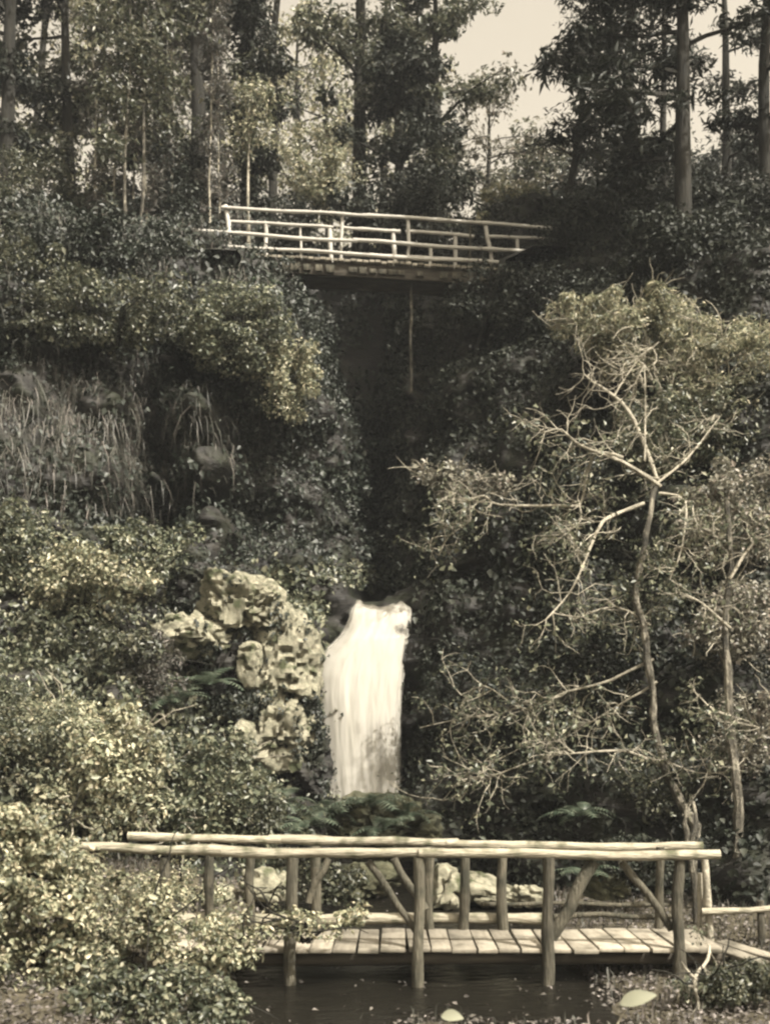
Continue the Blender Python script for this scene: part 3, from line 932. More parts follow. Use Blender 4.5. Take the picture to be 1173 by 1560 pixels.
for k, (px, y, h, lab) in enumerate((
    (150, 26.4, 7.5, 'leftmost thin stem of the upper left sapling thicket'),
    (172, 27.2, 8, 'thin stem just left of the close pair of pale saplings'),
    (203, 27.6, 8.5, 'thin stem rising between the two close pale saplings'),
    (226, 27, 7, 'thin stem just right of the close pair of pale saplings'),
    (264, 28, 8, 'thin stem midway between the leaning trunk and the tall straight tree'),
    (319, 27.6, 8, 'thin stem just right of the tall straight tree'),
    (334, 28.2, 7, 'thin stem nearest the left end post of the footbridge'))):
    T('thin_sapling', lab, px, y, h, .032, random.uniform(-.02, .02), 'straw', 'palebark', .12, .5, 16, 16, .16, .2, clump=.3, rise=1.2, seed=100 + k, group='thin saplings of the upper left thicket')
# ------------------------------------------------------------------ shrubs
def shrub(name, label, px, py, y, w, h, d, mat='canopy', per=60, size=0.11, clumps=None, cr=0.33, seed=0, aspect=0.6, flat=0.75, up=0.5,
          hexa=False, stems=6, stem_mat='bark', out=0.75, base_drop=0.6, fill=0.25, group=None, twig=10):
    """A bush whose crown fills w x h photograph pixels round (px, py) at its distance, d metres deep."""
    rng = np.random.default_rng(seed + 900)
    size, per = size * .7, int(per * 1.75)
    c = P(px, py, y)
    sx, sz, sy = w * y / F / 2, h * y / F / 2, d / 2
    root = Vector((c.x, y + 0.5 * sy, c.z - sz * 0.62))
    t = thing(name, label, 'shrub', root, group)
    k = clumps or int(max(14, 9 * sx * sz * 4 / (cr * cr * 4)))
    dr = rand_dirs(k, rng)
    rad = rng.uniform(fill, 1, (k, 1)) ** 0.5
    cs = np.array(c)[None] + dr * rad * np.array([sx, sy, sz]) * rng.uniform(0.8, 1.12, (k, 1))
    rs = cr * rng.uniform(0.5, 1.25, k)
    mb = MB()
    ends = []
    for i in range(stems):
        q_ = cs[int(rng.integers(0, k))]
        ends.append(q_)
        mid = root.lerp(Vector(q_), 0.5) + Vector((rng.normal() * .15 * sx, rng.normal() * .1, 0.15 * sz))
        mb.tube([root + Vector((rng.normal() * .08, rng.normal() * .06, -.15)), mid, Vector(q_)], [0.018, 0.013, 0.006], 5, False)
    for i in range(twig):
        q_ = np.array(ends[i % len(ends)])
        e = q_ - np.array(c)
        mb.tube(limb_pts(q_, (e[0] / sx + rng.normal() * .7, -.5 + rng.normal() * .4, e[2] / sz * .6 + .3 + rng.normal() * .4), .65 * rng.uniform(.5, 1.3), rng, .03, 5, .28), [.012, .011, .009, .008, .006, .004], 4, False)
    mb.build('stem', M['palebark' if twig >= 40 else stem_mat], t)
    cloud_obj('foliage', [clump_leaves(cs, rs, per, rng, size, aspect, flat, up, out, 0.5, hexa)], M[mat], t)
    return t

S = shrub
# lower left: the pale bramble bank, before and behind the bridge end
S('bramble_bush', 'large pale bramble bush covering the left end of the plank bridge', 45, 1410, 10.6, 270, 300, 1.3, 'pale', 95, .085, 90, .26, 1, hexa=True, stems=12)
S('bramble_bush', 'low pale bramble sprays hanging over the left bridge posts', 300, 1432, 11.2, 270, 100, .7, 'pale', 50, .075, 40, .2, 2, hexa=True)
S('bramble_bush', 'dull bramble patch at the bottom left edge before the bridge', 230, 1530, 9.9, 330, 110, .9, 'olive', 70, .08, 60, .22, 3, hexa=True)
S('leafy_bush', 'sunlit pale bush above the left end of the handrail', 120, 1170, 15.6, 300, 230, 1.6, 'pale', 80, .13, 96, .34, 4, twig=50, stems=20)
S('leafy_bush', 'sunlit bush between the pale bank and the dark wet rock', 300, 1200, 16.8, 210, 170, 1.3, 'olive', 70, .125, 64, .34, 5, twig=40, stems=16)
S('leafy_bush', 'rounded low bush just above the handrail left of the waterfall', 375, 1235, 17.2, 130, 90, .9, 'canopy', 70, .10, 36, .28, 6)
S('leafy_bush', 'pale bush at the left picture edge above the bramble bank', 15, 1120, 15.2, 180, 220, 1.4, 'olive', 70, .10, 56, .36, 7, aspect=.4, twig=30)
S('leafy_bush', 'blurred pale leaf cluster at the left edge near the handrail end', 25, 1275, 9.0, 110, 120, .6, 'pale', 70, .075, 30, .16, 8, hexa=True)
S('leafy_spray', 'thin leafy spray reaching over the deck beside the second near post', 480, 1402, 11.5, 170, 46, .4, 'pale', 22, .07, 18, .14, 60, hexa=True)
S('low_bush', 'low bush seen under the handrail behind the leftmost far posts', 270, 1355, 14.6, 150, 70, .8, 'pale', 55, .09, 26, .22, 61)
S('low_bush', 'low dark plant behind the middle of the plank bridge', 500, 1345, 15.4, 110, 60, .6, 'canopy', 50, .09, 20, .2, 62)
S('low_bush', 'dark low bush under the gnarled tree behind the right braces', 970, 1310, 15.0, 130, 80, .7, 'dark', 50, .09, 26, .24, 63)
S('low_bush', 'low dull bush at the bottom right corner before the low fence', 1120, 1500, 10.6, 150, 70, .6, 'canopy', 60, .06, 30, .16, 64, hexa=True)
S('leafy_spray', 'loose pale leafy spray wrapped round the leftmost near bridge post', 190, 1385, 11.3, 170, 130, .6, 'pale', 40, .075, 40, .2, 65, hexa=True)
S('dark_bush', 'dull bush clustered round the foot of the gnarled tree', 1000, 1190, 16.2, 150, 120, .7, 'canopy', 26, .10, 26, .26, 66)
S('leafy_bush', 'thin olive foliage round the middle of the gnarled trunk', 985, 890, 16.9, 150, 150, .8, 'olive', 22, .10, 30, .26, 67, twig=30)
# middle left slope
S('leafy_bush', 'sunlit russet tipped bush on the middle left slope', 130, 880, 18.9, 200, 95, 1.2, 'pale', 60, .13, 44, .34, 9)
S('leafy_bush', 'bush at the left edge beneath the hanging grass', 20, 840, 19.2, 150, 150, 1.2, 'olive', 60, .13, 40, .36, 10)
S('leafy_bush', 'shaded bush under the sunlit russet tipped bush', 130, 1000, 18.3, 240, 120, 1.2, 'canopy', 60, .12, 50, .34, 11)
S('grassy_bush', 'feathery bush below the flat sunlit slab', 215, 1020, 18.5, 130, 120, .9, 'straw', 70, .16, 30, .3, 12, aspect=.22)
S('leafy_bush', 'small bush crowning the ledge beside the dark left slot', 225, 840, 20.2, 150, 100, .9, 'olive', 60, .13, 36, .3, 13)
# left shoulder under the footbridge
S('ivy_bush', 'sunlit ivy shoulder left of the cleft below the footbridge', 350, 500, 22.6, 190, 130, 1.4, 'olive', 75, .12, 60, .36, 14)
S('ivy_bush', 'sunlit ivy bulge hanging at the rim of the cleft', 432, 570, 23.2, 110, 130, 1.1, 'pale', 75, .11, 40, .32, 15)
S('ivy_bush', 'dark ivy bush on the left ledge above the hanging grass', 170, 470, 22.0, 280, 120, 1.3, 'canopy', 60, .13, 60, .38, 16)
S('leafy_bush', 'bush at the left edge level with the footbridge', 30, 440, 22.4, 160, 180, 1.2, 'canopy', 60, .13, 44, .38, 17)
S('leafy_bush', 'leafy bush at the left end of the footbridge', 285, 420, 25.9, 150, 80, 1.0, 'olive', 60, .12, 40, .36, 18)
# beyond the footbridge
S('pale_bush', 'bright pale leaved bush behind the footbridge, left of the tall trunk', 480, 255, 30.5, 120, 140, 1.4, 'pale', 70, .13, 44, .42, 19, base_drop=3)
S('pale_bush', 'bright russet bush behind the right end of the footbridge', 780, 312, 28.8, 110, 70, 1.1, 'pale', 65, .13, 30, .36, 20, base_drop=2)
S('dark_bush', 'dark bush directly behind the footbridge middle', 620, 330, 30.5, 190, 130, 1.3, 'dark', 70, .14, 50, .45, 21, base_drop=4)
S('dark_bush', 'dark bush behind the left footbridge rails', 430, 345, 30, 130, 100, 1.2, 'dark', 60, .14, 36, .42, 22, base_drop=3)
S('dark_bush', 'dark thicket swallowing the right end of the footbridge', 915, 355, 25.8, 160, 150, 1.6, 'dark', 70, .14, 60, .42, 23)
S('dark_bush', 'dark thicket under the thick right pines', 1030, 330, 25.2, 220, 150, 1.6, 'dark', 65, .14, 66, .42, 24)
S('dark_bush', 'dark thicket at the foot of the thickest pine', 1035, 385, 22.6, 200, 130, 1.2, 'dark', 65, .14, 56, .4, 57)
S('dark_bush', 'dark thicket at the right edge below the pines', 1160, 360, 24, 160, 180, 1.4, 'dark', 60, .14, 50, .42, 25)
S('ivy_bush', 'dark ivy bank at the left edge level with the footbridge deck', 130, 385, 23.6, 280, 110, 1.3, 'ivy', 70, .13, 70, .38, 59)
S('leafy_thicket', 'shaded leafy thicket below the dark top left tree', 60, 300, 27.0, 240, 170, 1.6, 'canopy', 60, .14, 70, .42, 50, base_drop=1)
S('leafy_thicket', 'leafy thicket between the slender saplings and the leaning trunk', 225, 310, 27.6, 170, 190, 1.4, 'ivy', 60, .13, 60, .4, 51, base_drop=1)
S('leafy_thicket', 'dark thicket hiding the left end of the footbridge rails', 285, 275, 28.6, 110, 140, 1.3, 'dark', 60, .13, 46, .4, 52, base_drop=1)
S('pale_bush', 'pale leafy bush in the gap left of the footbridge', 262, 250, 31, 90, 120, 1.2, 'pale', 50, .13, 28, .38, 53, base_drop=2)
S('dark_bush', 'dark bush hanging under the right end of the footbridge', 830, 462, 24.6, 190, 110, 1.4, 'dark', 70, .13, 60, .38, 54)
S('dark_bush', 'dark bush on the right rim of the cleft', 735, 450, 25.6, 110, 110, 1.0, 'dark', 55, .12, 36, .34, 55)
S('russet_bush', 'light brown bush at the bottom of the right bank behind the slim trunk', 1140, 1120, 16.0, 110, 160, .9, 'rust', 40, .10, 36, .28, 56, twig=40, stems=16)
S('dark_bush', 'small dark bush tucked against the right end of the footbridge deck', 850, 402, 26.0, 110, 60, .9, 'dark', 55, .12, 30, .28, 70)
# right bank
S('thorn_bush', 'sunlit straw coloured bush high on the right bank', 985, 520, 20.8, 230, 140, 1.6, 'pale', 90, .17, 70, .36, 26, aspect=.30, up=.8, twig=70, stems=22)
S('thorn_bush', 'sunlit bush at the right edge high on the bank', 1110, 560, 19.9, 180, 190, 1.4, 'pale', 75, .14, 60, .36, 27, aspect=.32, up=.8, twig=70, stems=22)
S('thorn_bush', 'pale spiky bush crowning the right bank under the dark thicket', 905, 480, 21.6, 130, 90, 1.1, 'pale', 70, .15, 34, .3, 58, aspect=.28, up=.8, twig=70, stems=22)
S('thorn_bush', 'olive bush at the middle of the right bank', 1030, 660, 19.6, 210, 130, 1.3, 'olive', 60, .13, 54, .34, 28, aspect=.45, twig=70, stems=22)
S('russet_bush', 'russet bush at the right edge of the bank', 1120, 790, 18.4, 190, 190, 1.3, 'rust', 55, .12, 60, .34, 29, twig=40, stems=16)
S('russet_bush', 'russet leafy spray hanging out toward the cleft', 705, 735, 21.2, 150, 60, .8, 'rust', 38, .12, 26, .26, 30, twig=40, stems=16)
S('russet_bush', 'lower russet bush beside the second pale trunk', 1120, 950, 17.2, 150, 140, 1.1, 'rust', 50, .11, 44, .3, 31, twig=40, stems=16)
S('leafy_bush', 'dark bush in the shade under the gnarled tree', 900, 990, 18.2, 220, 120, 1.2, 'dark', 40, .12, 44, .34, 32)
S('leafy_bush', 'small bush on the shaded right wall beside the waterfall', 690, 1035, 20.2, 130, 110, .8, 'ivy', 32, .11, 24, .28, 33)

# ------------------------------------------------------------------ gnarled trees on the right bank
def crooked(pts_px, y0, y1, r0, r1, mb, rng, jig=2.0):
    n = len(pts_px)
    out = []
    for k, (px, py) in enumerate(pts_px):
        u = k / max(1, n - 1)
        out.append(P(px + rng.normal() * jig, py + rng.normal() * jig, y0 + (y1 - y0) * u + rng.normal() * 0.05))
    fine, rad = [], []
    for k in range(n - 1):
        for j in range(3):
            u = j / 3
            p0, p1, p2, p3 = out[max(k - 1, 0)], out[k], out[k + 1], out[min(k + 2, n - 1)]
            q_ = 0.5 * ((2 * p1) + (p2 - p0) * u + (2 * p0 - 5 * p1 + 4 * p2 - p3) * u * u + (3 * p1 - p0 - 3 * p2 + p3) * u ** 3)
            fine.append(q_ + Vector(rng.normal(size=3) * (r0 + (r1 - r0) * (k + u) / (n - 1)) * .22))
            rad.append((r0 + (r1 - r0) * (k + u) / (n - 1)) * rng.uniform(.82, 1.2))
    fine.append(out[-1])
    rad.append(r1)
    mb.tube(fine, rad, 7, True)
    return fine

def twigs(mb, pts, rng, n, L, r=0.008, sub=3):
    ends = []
    for _ in range(n):
        p = pts[int(rng.integers(len(pts) // 4, len(pts)))]
        q_ = limb_pts(p, (rng.normal() - .5, rng.normal() * 0.6, rng.normal() * 0.55), L * rng.uniform(0.5, 1.4), rng, 0.01, 5, 0.32)
        mb.tube(q_, [r * (1 - 0.6 * k / 5) for k in range(6)], 4, False)
        ends += [np.array(q_[3]), np.array(q_[5])]
        for _ in range(sub):
            j = int(rng.integers(1, 5))
            d = (q_[j + 1] - q_[j]).normalized()
            w_ = limb_pts(q_[j], (d.x + rng.normal() * .6, d.y + rng.normal() * .4, d.z + rng.normal() * .6), L * rng.uniform(.3, .7), rng, .01, 4, .3)
            mb.tube(w_, [r * .6 * (1 - .6 * k / 4) for k in range(5)], 3, False)
            ends.append(np.array(w_[-1]))
    return ends

def gnarled_tree():
    rng = np.random.default_rng(77)
    t = thing('gnarled_tree', 'gnarled pale grey tree spreading bare crooked branches over the right bank', 'tree', P(1063, 1400, 15.6))
    tr = MB()
    crooked([(1066, 1400), (1064, 1330), (1056, 1255), (1032, 1205), (1012, 1165), (1003, 1110), (995, 1060), (992, 1005), (984, 955), (969, 900), (973, 835), (985, 775), (1003, 738)], 15.6, 16.6, .068, .038, tr, rng, 5)
    tr.build('trunk', M['speckled'], t)
    ends = []
    for pts, y0, y1, r0 in (
        ([(1003, 738), (950, 702), (885, 682), (852, 662), (830, 655)], 16.6, 16.2, .05),
        ([(950, 700), (905, 690), (890, 722), (880, 764), (850, 771), (765, 768), (735, 757), (716, 765), (710, 786), (690, 815), (668, 838)], 16.5, 17.2, .045),
        ([(882, 764), (886, 792), (868, 822)], 16.6, 16.4, .025),
        ([(968, 765), (930, 785), (905, 802), (896, 842), (866, 895), (830, 940)], 16.6, 15.7, .05),
        ([(1003, 742), (1045, 765), (1036, 830), (1020, 882)], 16.6, 16.0, .04),
        ([(1045, 765), (1066, 790), (1092, 822)], 16.4, 16.0, .02),
        ([(1000, 735), (965, 640), (935, 602), (912, 582), (884, 572)], 16.8, 17.5, .05),
        ([(985, 700), (982, 640), (975, 560)], 16.7, 17.2, .025),
        ([(935, 602), (960, 555), (1000, 530)], 17.2, 17.4, .025),
        ([(992, 1008), (930, 1040), (870, 1055), (805, 1078), (770, 1062), (738, 1045), (700, 1060)], 16.1, 17.2, .035),
        ([(805, 1076), (760, 1085), (718, 1098), (640, 1112)], 16.8, 17.8, .025),
        ([(996, 1040), (958, 1060), (900, 1100), (845, 1128), (790, 1142)], 16.1, 16.6, .03),
        ([(1008, 1165), (968, 1150), (935, 1142), (890, 1148), (850, 1150)], 16.0, 15.8, .04),
        ([(845, 1150), (780, 1168), (750, 1182), (720, 1180), (680, 1215)], 15.9, 16.6, .022),
        ([(1012, 1165), (1060, 1172), (1110, 1178)], 15.9, 15.6, .02),
        ([(992, 950), (940, 935), (870, 940)], 16.3, 16.4, .025),
        ([(1003, 738), (1040, 690), (1090, 640)], 16.8, 17.2, .035)):
        mb = MB()
        f = crooked(pts, y0, y1, r0 * .64, max(0.006, r0 * 0.2), mb, rng, 4.5)
        ends += twigs(mb, f, rng, 9 + 2 * len(pts), 0.62, .0085)
        mb.build('branch', M['palebark'], t)
    e = np.array(ends)
    e = e[e[:, 2] < 7.2]
    cloud_obj('crown', [clump_leaves(e, np.full(len(e), .2), 4, rng, .075, .6, .6)], M['olive'], t)
gnarled_tree()

def second_trunk():
    rng = np.random.default_rng(5)
    t = thing('slim_tree', 'slim speckled pale trunk at far right of the plank bridge', 'tree', P(1121, 1400, 15.2))
    mb = MB()
    f = crooked([(1121, 1400), (1120, 1330), (1127, 1270), (1120, 1200), (1115, 1120), (1112, 1050), (1105, 960), (1112, 860), (1105, 760)], 15.2, 15.8, .085, .035, mb, rng, 1.5)
    mb.build('trunk', M['speckled'], t)
    ends = []
    for pts in ([(1115, 1095), (1085, 1080), (1065, 1060)], [(1114, 1100), (1140, 1105), (1160, 1108)], [(1108, 960), (1070, 920), (1040, 905)], [(1112, 880), (1150, 830), (1180, 815)]):
        b = MB()
        g = crooked(pts, 15.5, 15.3, .025, .008, b, rng)
        ends += twigs(b, g, rng, 6, .5)
        b.build('branch', M['palebark'], t)
    e = np.array(ends)
    cloud_obj('crown', [clump_leaves(e, np.full(len(e), .2), 4, rng, .075, .6, .6)], M['olive'], t)
    t = thing('slim_tree', 'short forked pale stem between the gnarled tree and the slim trunk', 'tree', P(1062, 1440, 14.2))
    mb = MB()
    f = crooked([(1050, 1290), (1046, 1255), (1040, 1228)], 14.2, 14.3, .04, .02, mb, rng)
    crooked([(1058, 1440), (1056, 1360), (1050, 1290), (1060, 1250), (1052, 1220)], 14.2, 14.4, .05, .02, mb, rng)
    mb.build('trunk', M['speckled'], t)
second_trunk()

# ------------------------------------------------------------------ ferns on the mound and ledges
def frond_mesh(L, rng, mat):
    V, Fa = [], []
    n = 13
    up0 = rng.uniform(0.7, 1.1)
    for k in range(n):
        u = k / n
        a = up0 - 1.5 * u
        if k == 0: p = np.zeros(3)
        else: p = p + np.array([math.cos(a), 0, math.sin(a)]) * L / n
        w = L * 0.26 * math.sin(math.pi * (0.12 + 0.86 * (1 - u)) ** 1.2) * (1 if k else 0.3)
        tdir = np.array([math.cos(a), 0, math.sin(a)])
        for s in (-1, 1):
            b = len(V)
            tip = p + np.array([0, s, 0]) * w + tdir * L * 0.07 - np.array([0, 0, 0.18 * w])
            V += [p - tdir * L * .018, p + tdir * L * .05, tip]
            Fa += [b, b + 1, b + 2]
    return mesh_np('frond', np.array(V), np.array(Fa), 3, mat)
FRONDS = [frond_mesh(1.0, np.random.default_rng(i), M['fern']) for i in range(6)]
def fern(label, px, py, y, size, n, seed, spread=1.0):
    rng = random.Random(seed)
    t = thing('fern', label, 'fern', P(px, py, y))
    for k in range(n):
        o = bpy.data.objects.new('frond', FRONDS[rng.randrange(6)])
        COL.objects.link(o)
        o.parent = t
        a = 2 * math.pi * (k + rng.random() * .7) / n
        o.rotation_euler = (rng.uniform(-.2, .2), rng.uniform(-.3, .35), a)
        s = size * rng.uniform(.75, 1.2)
        o.scale = (s, s, s)
        o.location = (rng.uniform(-.06, .06), rng.uniform(-.06, .06), 0)
    return t
for k, (lab, px, py, y, s, n) in enumerate((
    ('fern crowning the mossy boulder before the waterfall', 560, 1232, 18.0, .75, 16),
    ('fern on the right shoulder of the mossy boulder', 620, 1242, 17.9, .62, 14),
    ('fern on the left shoulder of the mossy boulder', 505, 1240, 18.1, .7, 14),
    ('fern hanging on the front of the mossy boulder', 580, 1268, 17.5, .6, 13),
    ('fern low at the front left of the mossy boulder', 470, 1262, 17.7, .65, 14),
    ('fern at the dark foot of the left rocks', 430, 1225, 18.6, .65, 13),
    ('fern growing on the shaded rock below the flat slab', 320, 1045, 19.3, .7, 13),
    ('fern beside the feathery bush on the left slope', 265, 1075, 18.6, .7, 14),
    ('fern on the rim of the cleft left of the footbridge', 385, 440, 24.8, .8, 13),
    ('pale fern on the back wall of the cleft', 583, 690, 29.8, .9, 10),
    ('fern under the right braces of the plank bridge', 890, 1335, 15.0, .5, 11),
    ('fern beneath the gnarled tree above the handrail', 880, 1245, 15.8, .55, 12))):
    fern(lab, px, py, y, s, n, 300 + k)

# ------------------------------------------------------------------ ivy, hanging grass and undergrowth clothing the rock
def g2(px, py, x, y, rx, ry):
    return np.exp(-(((px - x) / rx) ** 2 + ((py - y) / ry) ** 2))
def undergrowth():
    rng = np.random.default_rng(7)
    p, n, px, py = cliff_sample(900000, rng)
    patch = 0.5 + 0.75 * fbm(p * 0.9, 61, 4) + 0.35 * fbm(p * 2.6, 63, 3)
    bare = np.zeros(len(px))
    for x, y, rx, ry, a in ((330, 720, 34, 150, 1.0), (575, 800, 50, 120, .9), (560, 640, 50, 100, .5), (690, 560, 60, 110, .4), (700, 880, 70, 70, .55),
                            (660, 700, 50, 80, .5), (640, 980, 28, 120, 1), (555, 1080, 75, 170, 1), (760, 1000, 90, 60, .5),
                            (700, 1240, 80, 80, .8), (900, 1240, 120, 60, .6), (1060, 1190, 100, 100, .5), (290, 555, 50, 26, .8), (110, 548, 150, 22, .6), (380, 1040, 80, 90, .6), (470, 1140, 40, 90, .8)):
        bare = np.maximum(bare, a * g2(px, py, x, y, rx, ry))
    grass = g2(px, py, 130, 670, 190, 85) + g2(px, py, 90, 600, 140, 50)
    prob = np.clip(patch + 0.25, 0.03, 1) * (1 - bare) * 0.42
    prob *= np.where(px > 640, 0.9, 1.0) * np.where(px < -40, .5, 1) * np.where(px > 1240, .5, 1)
    prob *= (1 - 0.75 * np.clip(grass, 0, 1))
    prob *= ~((px > 492) & (px < 632) & (py > 900) & (py < 1215))
    keep = rng.random(len(px)) < prob
    p, n, px, py = p[keep], n[keep], px[keep], py[keep]
    lump = 0.42 * np.clip(fbm(p * 1.5, 65, 3) + 0.35, 0, 1) + 0.10
    k = len(p)
    C = p + n * (lump * rng.uniform(0.1, 1.2, k))[:, None] + rng.normal(size=(k, 3)) * 0.05
    gn = n + np.array([0, -0.1, 0.55]) + rng.normal(size=(k, 3)) * 0.5
    gn = nrm(gn)
    A = nrm(np.cross(gn, rand_dirs(k, rng)) + np.array([0, 0, -0.35]))
    L = 0.105 * rng.uniform(0.55, 1.45, k) * np.where(fbm(p * 0.7, 67, 2) > 0.15, 1.25, 0.95)
    W = L * rng.uniform(.5, .85, k)
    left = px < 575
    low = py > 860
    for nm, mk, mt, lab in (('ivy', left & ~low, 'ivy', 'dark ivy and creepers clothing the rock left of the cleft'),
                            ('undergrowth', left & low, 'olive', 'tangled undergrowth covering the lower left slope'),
                            ('creepers', ~left, 'dark', 'shaded creepers and undergrowth on the dark right wall')):  # the wall's shade comes partly from this dark leaf colour
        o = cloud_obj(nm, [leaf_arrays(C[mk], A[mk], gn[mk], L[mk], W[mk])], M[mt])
        tag(o, lab, 'undergrowth' if nm != 'ivy' else 'ivy', kind='stuff')
    # hanging grass and rootlets
    p, n, px, py = cliff_sample(420000, rng)
    w = np.clip(g2(px, py, 130, 665, 180, 75) + .34 * g2(px, py, 210, 350, 180, 110) + .25 * g2(px, py, 350, 430, 60, 40), 0, 1)
    keep = (rng.random(len(px)) < w * .75 * np.clip(.55 + 1.1 * fbm(p * 1.6, 77, 3), .08, 1)) & (px > -120)
    p, n = p[keep], n[keep]
    blades(p + n * .12, n, rng, 0.75, 'hanging_grass', 'long dry grass hanging over the left cliff', 'straw', 'grass')

def blades(p, n, rng, length, name, label, mat, cat, hang=1.0):
    k = len(p)
    L = length * rng.uniform(.2, 1.4, k)[:, None]
    d0 = nrm(n + rng.normal(size=(k, 3)) * .35 + np.array([0, 0, .5 if hang > 0 else 1.2]))
    dn = np.array([0, 0, -1.0]) * hang + rng.normal(size=(k, 3)) * .18
    s = nrm(np.cross(d0, np.array([0, 0, 1.0]) + rng.normal(size=(k, 3)) * .3)) * ((0.006 if hang > 0 else .008) * rng.uniform(.6, 1.5, k))[:, None]
    if hang > 0:
        q1 = p + d0 * L * .22
        q2 = q1 + nrm(d0 * .4 + dn) * L * .35
        q3 = q2 + nrm(dn) * L * .45
    else:
        q1 = p + d0 * L * .4
        q2 = q1 + nrm(d0 + dn * .0 + n * .3) * L * .35
        q3 = q2 + nrm(d0 + rng.normal(size=(k, 3)) * .4 - np.array([0, 0, .4])) * L * .3
    V = np.stack([p - s, p + s, q1 - s, q1 + s, q2 - s * .8, q2 + s * .8, q3 - s * .15, q3 + s * .15], 1)
    b = (np.arange(k) * 8)[:, None]
    Fa = np.concatenate([b + np.array([[0, 1, 3, 2]]), b + np.array([[2, 3, 5, 4]]), b + np.array([[4, 5, 7, 6]])], 1)
    o = link(name, mesh_np(name, V.reshape(-1, 3), Fa.ravel(), 4, M[mat]))
    tag(o, label, cat, kind='stuff')
undergrowth()

def back_ivy():
    rng = np.random.default_rng(29)
    n = 16000
    x, y = rng.uniform(-3.4, 3.0, n), rng.uniform(29.5, 34.5, n)
    p = np.stack([x, y, hill_z(x, y)], -1)
    p = p[fbm(p * .9, 12, 3) > -.12]
    k = len(p)
    p = p + rng.normal(size=(k, 3)) * .12 - np.array([0, .15, 0])
    gn = nrm(np.array([0, -.7, .6]) + rng.normal(size=(k, 3)) * .5)
    A = nrm(np.cross(gn, rand_dirs(k, rng)) + np.array([0, 0, -.5]))
    L = .17 * rng.uniform(.5, 1.4, k)
    tag(cloud_obj('ivy', [leaf_arrays(p, A, gn, L, L * .6)], M['ivy']), 'dim ivy on the rock at the back of the cleft', 'ivy', kind='stuff')
back_ivy()

def rock_creepers():
    rng = np.random.default_rng(23)
    Cs, Ns = [], []
    for o, mat in ROCKS[:18]:
        me = o.data
        k = len(me.vertices)
        co = np.empty(k * 3, np.float32)
        no = np.empty(k * 3, np.float32)
        me.vertices.foreach_get('co', co)
        me.vertices.foreach_get('normal', no)
        co, no = co.reshape(-1, 3) + np.array(o.location), no.reshape(-1, 3)
        keep = (no[:, 1] < 0.3) & (no[:, 2] < (0.2 if mat == 'lichen' else 0.9)) & (fbm(co * 2.2, 33, 3) > (0.24 if mat == 'lichen' else -0.15))
        co, no = np.repeat(co[keep], 2, 0), np.repeat(no[keep], 2, 0)
        Cs.append(co + rng.normal(size=co.shape) * .04 + no * .03)
        Ns.append(no)
    C, N = np.concatenate(Cs), np.concatenate(Ns)
    k = len(C)
    gn = nrm(N + np.array([0, 0, .5]) + rng.normal(size=(k, 3)) * .5)
    A = nrm(np.cross(gn, rand_dirs(k, rng)) + np.array([0, 0, -.4]))
    L = .075 * rng.uniform(.5, 1.4, k)
    tag(cloud_obj('creepers', [leaf_arrays(C, A, gn, L, L * .65)], M['ivy']), 'small creepers and moss tufts growing on the crag', 'creepers', kind='stuff')
rock_creepers()

def floor_cover():
    rng = np.random.default_rng(17)
    n = 90000
    x = rng.uniform(-8, 9, n)
    y = 8.2 + 12 * rng.random(n) ** 1.4
    mid = 0.2 + 0.03 * (y - 10)
    inch = (np.abs(x - mid) < 1.9) & (y > 10.0 + .35 * np.sin(x * 1.7))
    keep = (~inch & (rng.random(n) < np.where((x > -1.2) & (x < 2.6) & (y < 11), .35, .8))) | (rng.random(n) < 0.015 + .16 * (y < 10.8) * np.clip(fbm(np.stack([x * 2.5, y * 4, x * 0], -1), 6, 3), 0, 1))
    x, y, inch = x[keep], y[keep], inch[keep]
    z = ground_z(x, y) + .03
    z = np.where(inch, np.maximum(z, -0.02 + 0.075 * np.clip(y - 13, 0, 9)), z)
    k = len(x)
    C = np.stack([x, y, z + rng.uniform(0, .05, k)], -1)
    N = nrm(np.array([0, 0, 1.0]) + rng.normal(size=(k, 3)) * .35)
    A = nrm(np.cross(N, rand_dirs(k, rng)))
    L = .05 * rng.uniform(.4, 1.6, k)
    o = cloud_obj('leaf_litter', [leaf_arrays(C, A, N, L, L * .6)], M['litter'])
    tag(o, 'fallen leaves scattered over the banks and stream edge', 'leaf litter', kind='stuff')
    n = 22000
    x = rng.uniform(-7.5, 8, n)
    y = rng.uniform(8.2, 17, n)
    d = np.abs(x - 0.2)
    keep = rng.random(n) < np.where(d > 2.0, .8, np.where(y < 10.2, .2, .01)) * np.clip(.6 + fbm(np.stack([x, y, x * 0], -1) * 1.3, 5, 3), 0, 1)
    x, y = x[keep], y[keep]
    p = np.stack([x, y, ground_z(x, y)], -1)
    blades(p, np.tile(np.array([0, 0, 1.0]), (len(p), 1)), rng, .15, 'grass', 'short tufted grass along the stream banks', 'straw', 'grass', hang=0)
floor_cover()

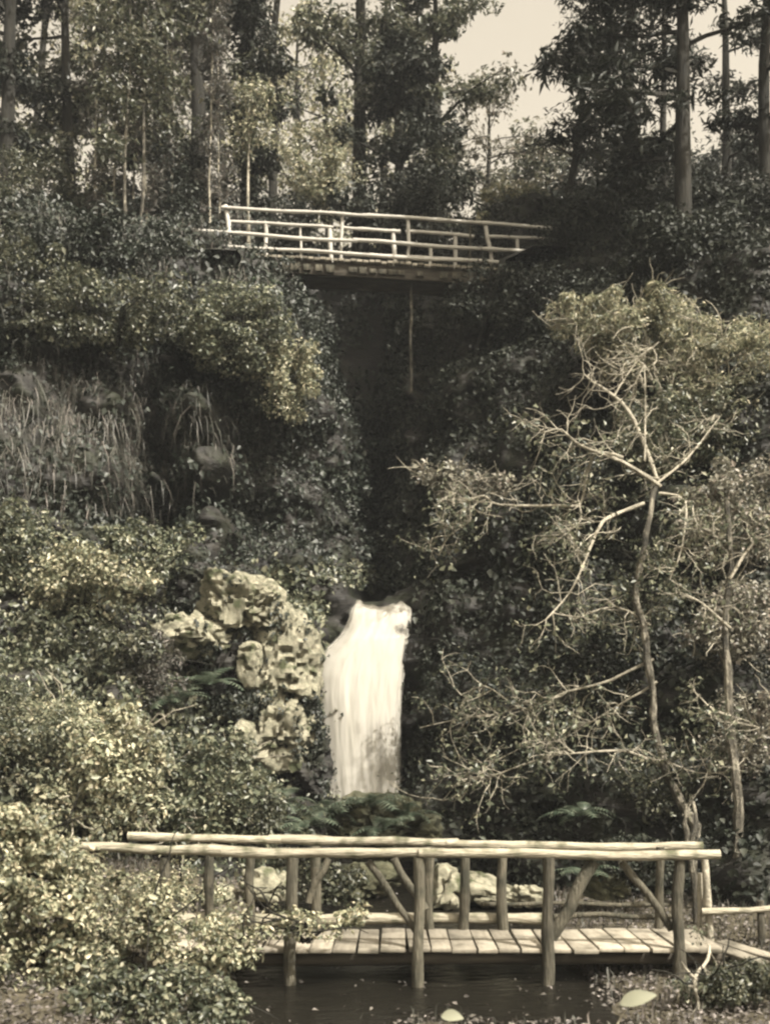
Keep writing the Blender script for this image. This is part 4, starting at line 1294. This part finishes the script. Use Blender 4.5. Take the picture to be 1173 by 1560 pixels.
# ------------------------------------------------------------------ foreground plants
def leaf_part(base, tip, w, name, parent, mat):
    base, tip = Vector(base), Vector(tip)
    a = tip - base
    nrmv = Vector((0.15, -0.75, 0.65)).normalized()
    s = a.cross(nrmv).normalized()
    nrmv = s.cross(a).normalized()
    V, Fa = [], []
    n = 8
    for k in range(n + 1):
        u = k / n
        ww = w * math.sin(math.pi * min(1, u * 0.97 + .015)) ** .75 * (1.1 - .4 * u)
        c = base + a * u + nrmv * .05 * a.length * math.sin(math.pi * u)
        V += [c - s * ww + nrmv * .45 * ww, c, c + s * ww + nrmv * .45 * ww]
    for k in range(n):
        for j in (0, 1):
            q_ = k * 3 + j
            Fa.append((q_, q_ + 1, q_ + 4, q_ + 3))
    off = parent_loc(parent)
    me = bpy.data.meshes.new(name)
    me.from_pydata([tuple(v - off) for v in V], [], Fa)
    me.materials.append(mat)
    me.polygons.foreach_set('use_smooth', np.ones(len(me.polygons), bool))
    return link(name, me, parent)

def seedling(label, stem_pts, y, leaves):
    b = P(*stem_pts[0], y)
    t = thing('seedling', label, 'plant', b)
    MB().tube([P(px, py, y) for px, py in stem_pts], [0.012, .009, .006][:len(stem_pts)], 6).build('stem', M['palebark'], t)
    for x0, y0, x1, y1, w in leaves:
        leaf_part(P(x0, y0, y), P(x1, y1, y - .05), w, 'leaf', t, M['bigleaf'])
seedling('single broad pale leaf on a stem at the bottom right of centre', [(944, 1600), (940, 1560), (952, 1538)], 8.4, [(944, 1530, 1000, 1516, .07), (935, 1590, 900, 1580, .04)])
seedling('small pale leaf peeping up at the bottom centre', [(690, 1610), (688, 1580), (684, 1556)], 8.2, [(672, 1548, 706, 1552, .055)])

def twisted_stem():
    rng = np.random.default_rng(3)
    t = thing('bare_shrub', 'bare twisted sapling before the right end of the plank bridge', 'shrub', P(1066, 1570, 10.4))
    mb = MB()
    f = crooked([(1066, 1575), (1064, 1530), (1060, 1490), (1074, 1462), (1080, 1440)], 10.4, 10.9, .02, .012, mb, rng, 1)
    crooked([(1062, 1492), (1048, 1478), (1040, 1466)], 10.5, 10.5, .014, .006, mb, rng, 1)
    e = twigs(mb, f, rng, 8, .25, .005)
    mb.build('stem', M['palebark'], t)
    e = np.array(e)
    cloud_obj('foliage', [clump_leaves(e, np.full(len(e), .09), 8, rng, .05, .5, .6, hexa=True)], M['olive'], t)
twisted_stem()

# ------------------------------------------------------------------ added veil lifting the dark tones of the glen
def added_haze():
    m = bpy.data.materials.new('black lifting volume')
    m.use_nodes = True
    nt = m.node_tree
    nt.nodes.remove(nt.nodes['Principled BSDF'])
    v = nt.nodes.new('ShaderNodeVolumePrincipled')
    v.inputs['Color'].default_value = (0.93, 0.97, 1.0, 1)
    v.inputs['Density'].default_value = 0.0005
    nt.links.new(v.outputs[0], nt.nodes['Material Output'].inputs['Volume'])
    bm = bmesh.new()
    bmesh.ops.create_cube(bm, size=1)
    for x in bm.verts:
        x.co = (x.co.x * 240, x.co.y * 260 + 70, x.co.z * 48 + 21)
    me = bpy.data.meshes.new('added_haze')
    bm.to_mesh(me)
    bm.free()
    me.materials.append(m)
    tag(link('added_haze', me), 'faint veil added through the glen to lift the dark tones', kind='stuff')
added_haze()
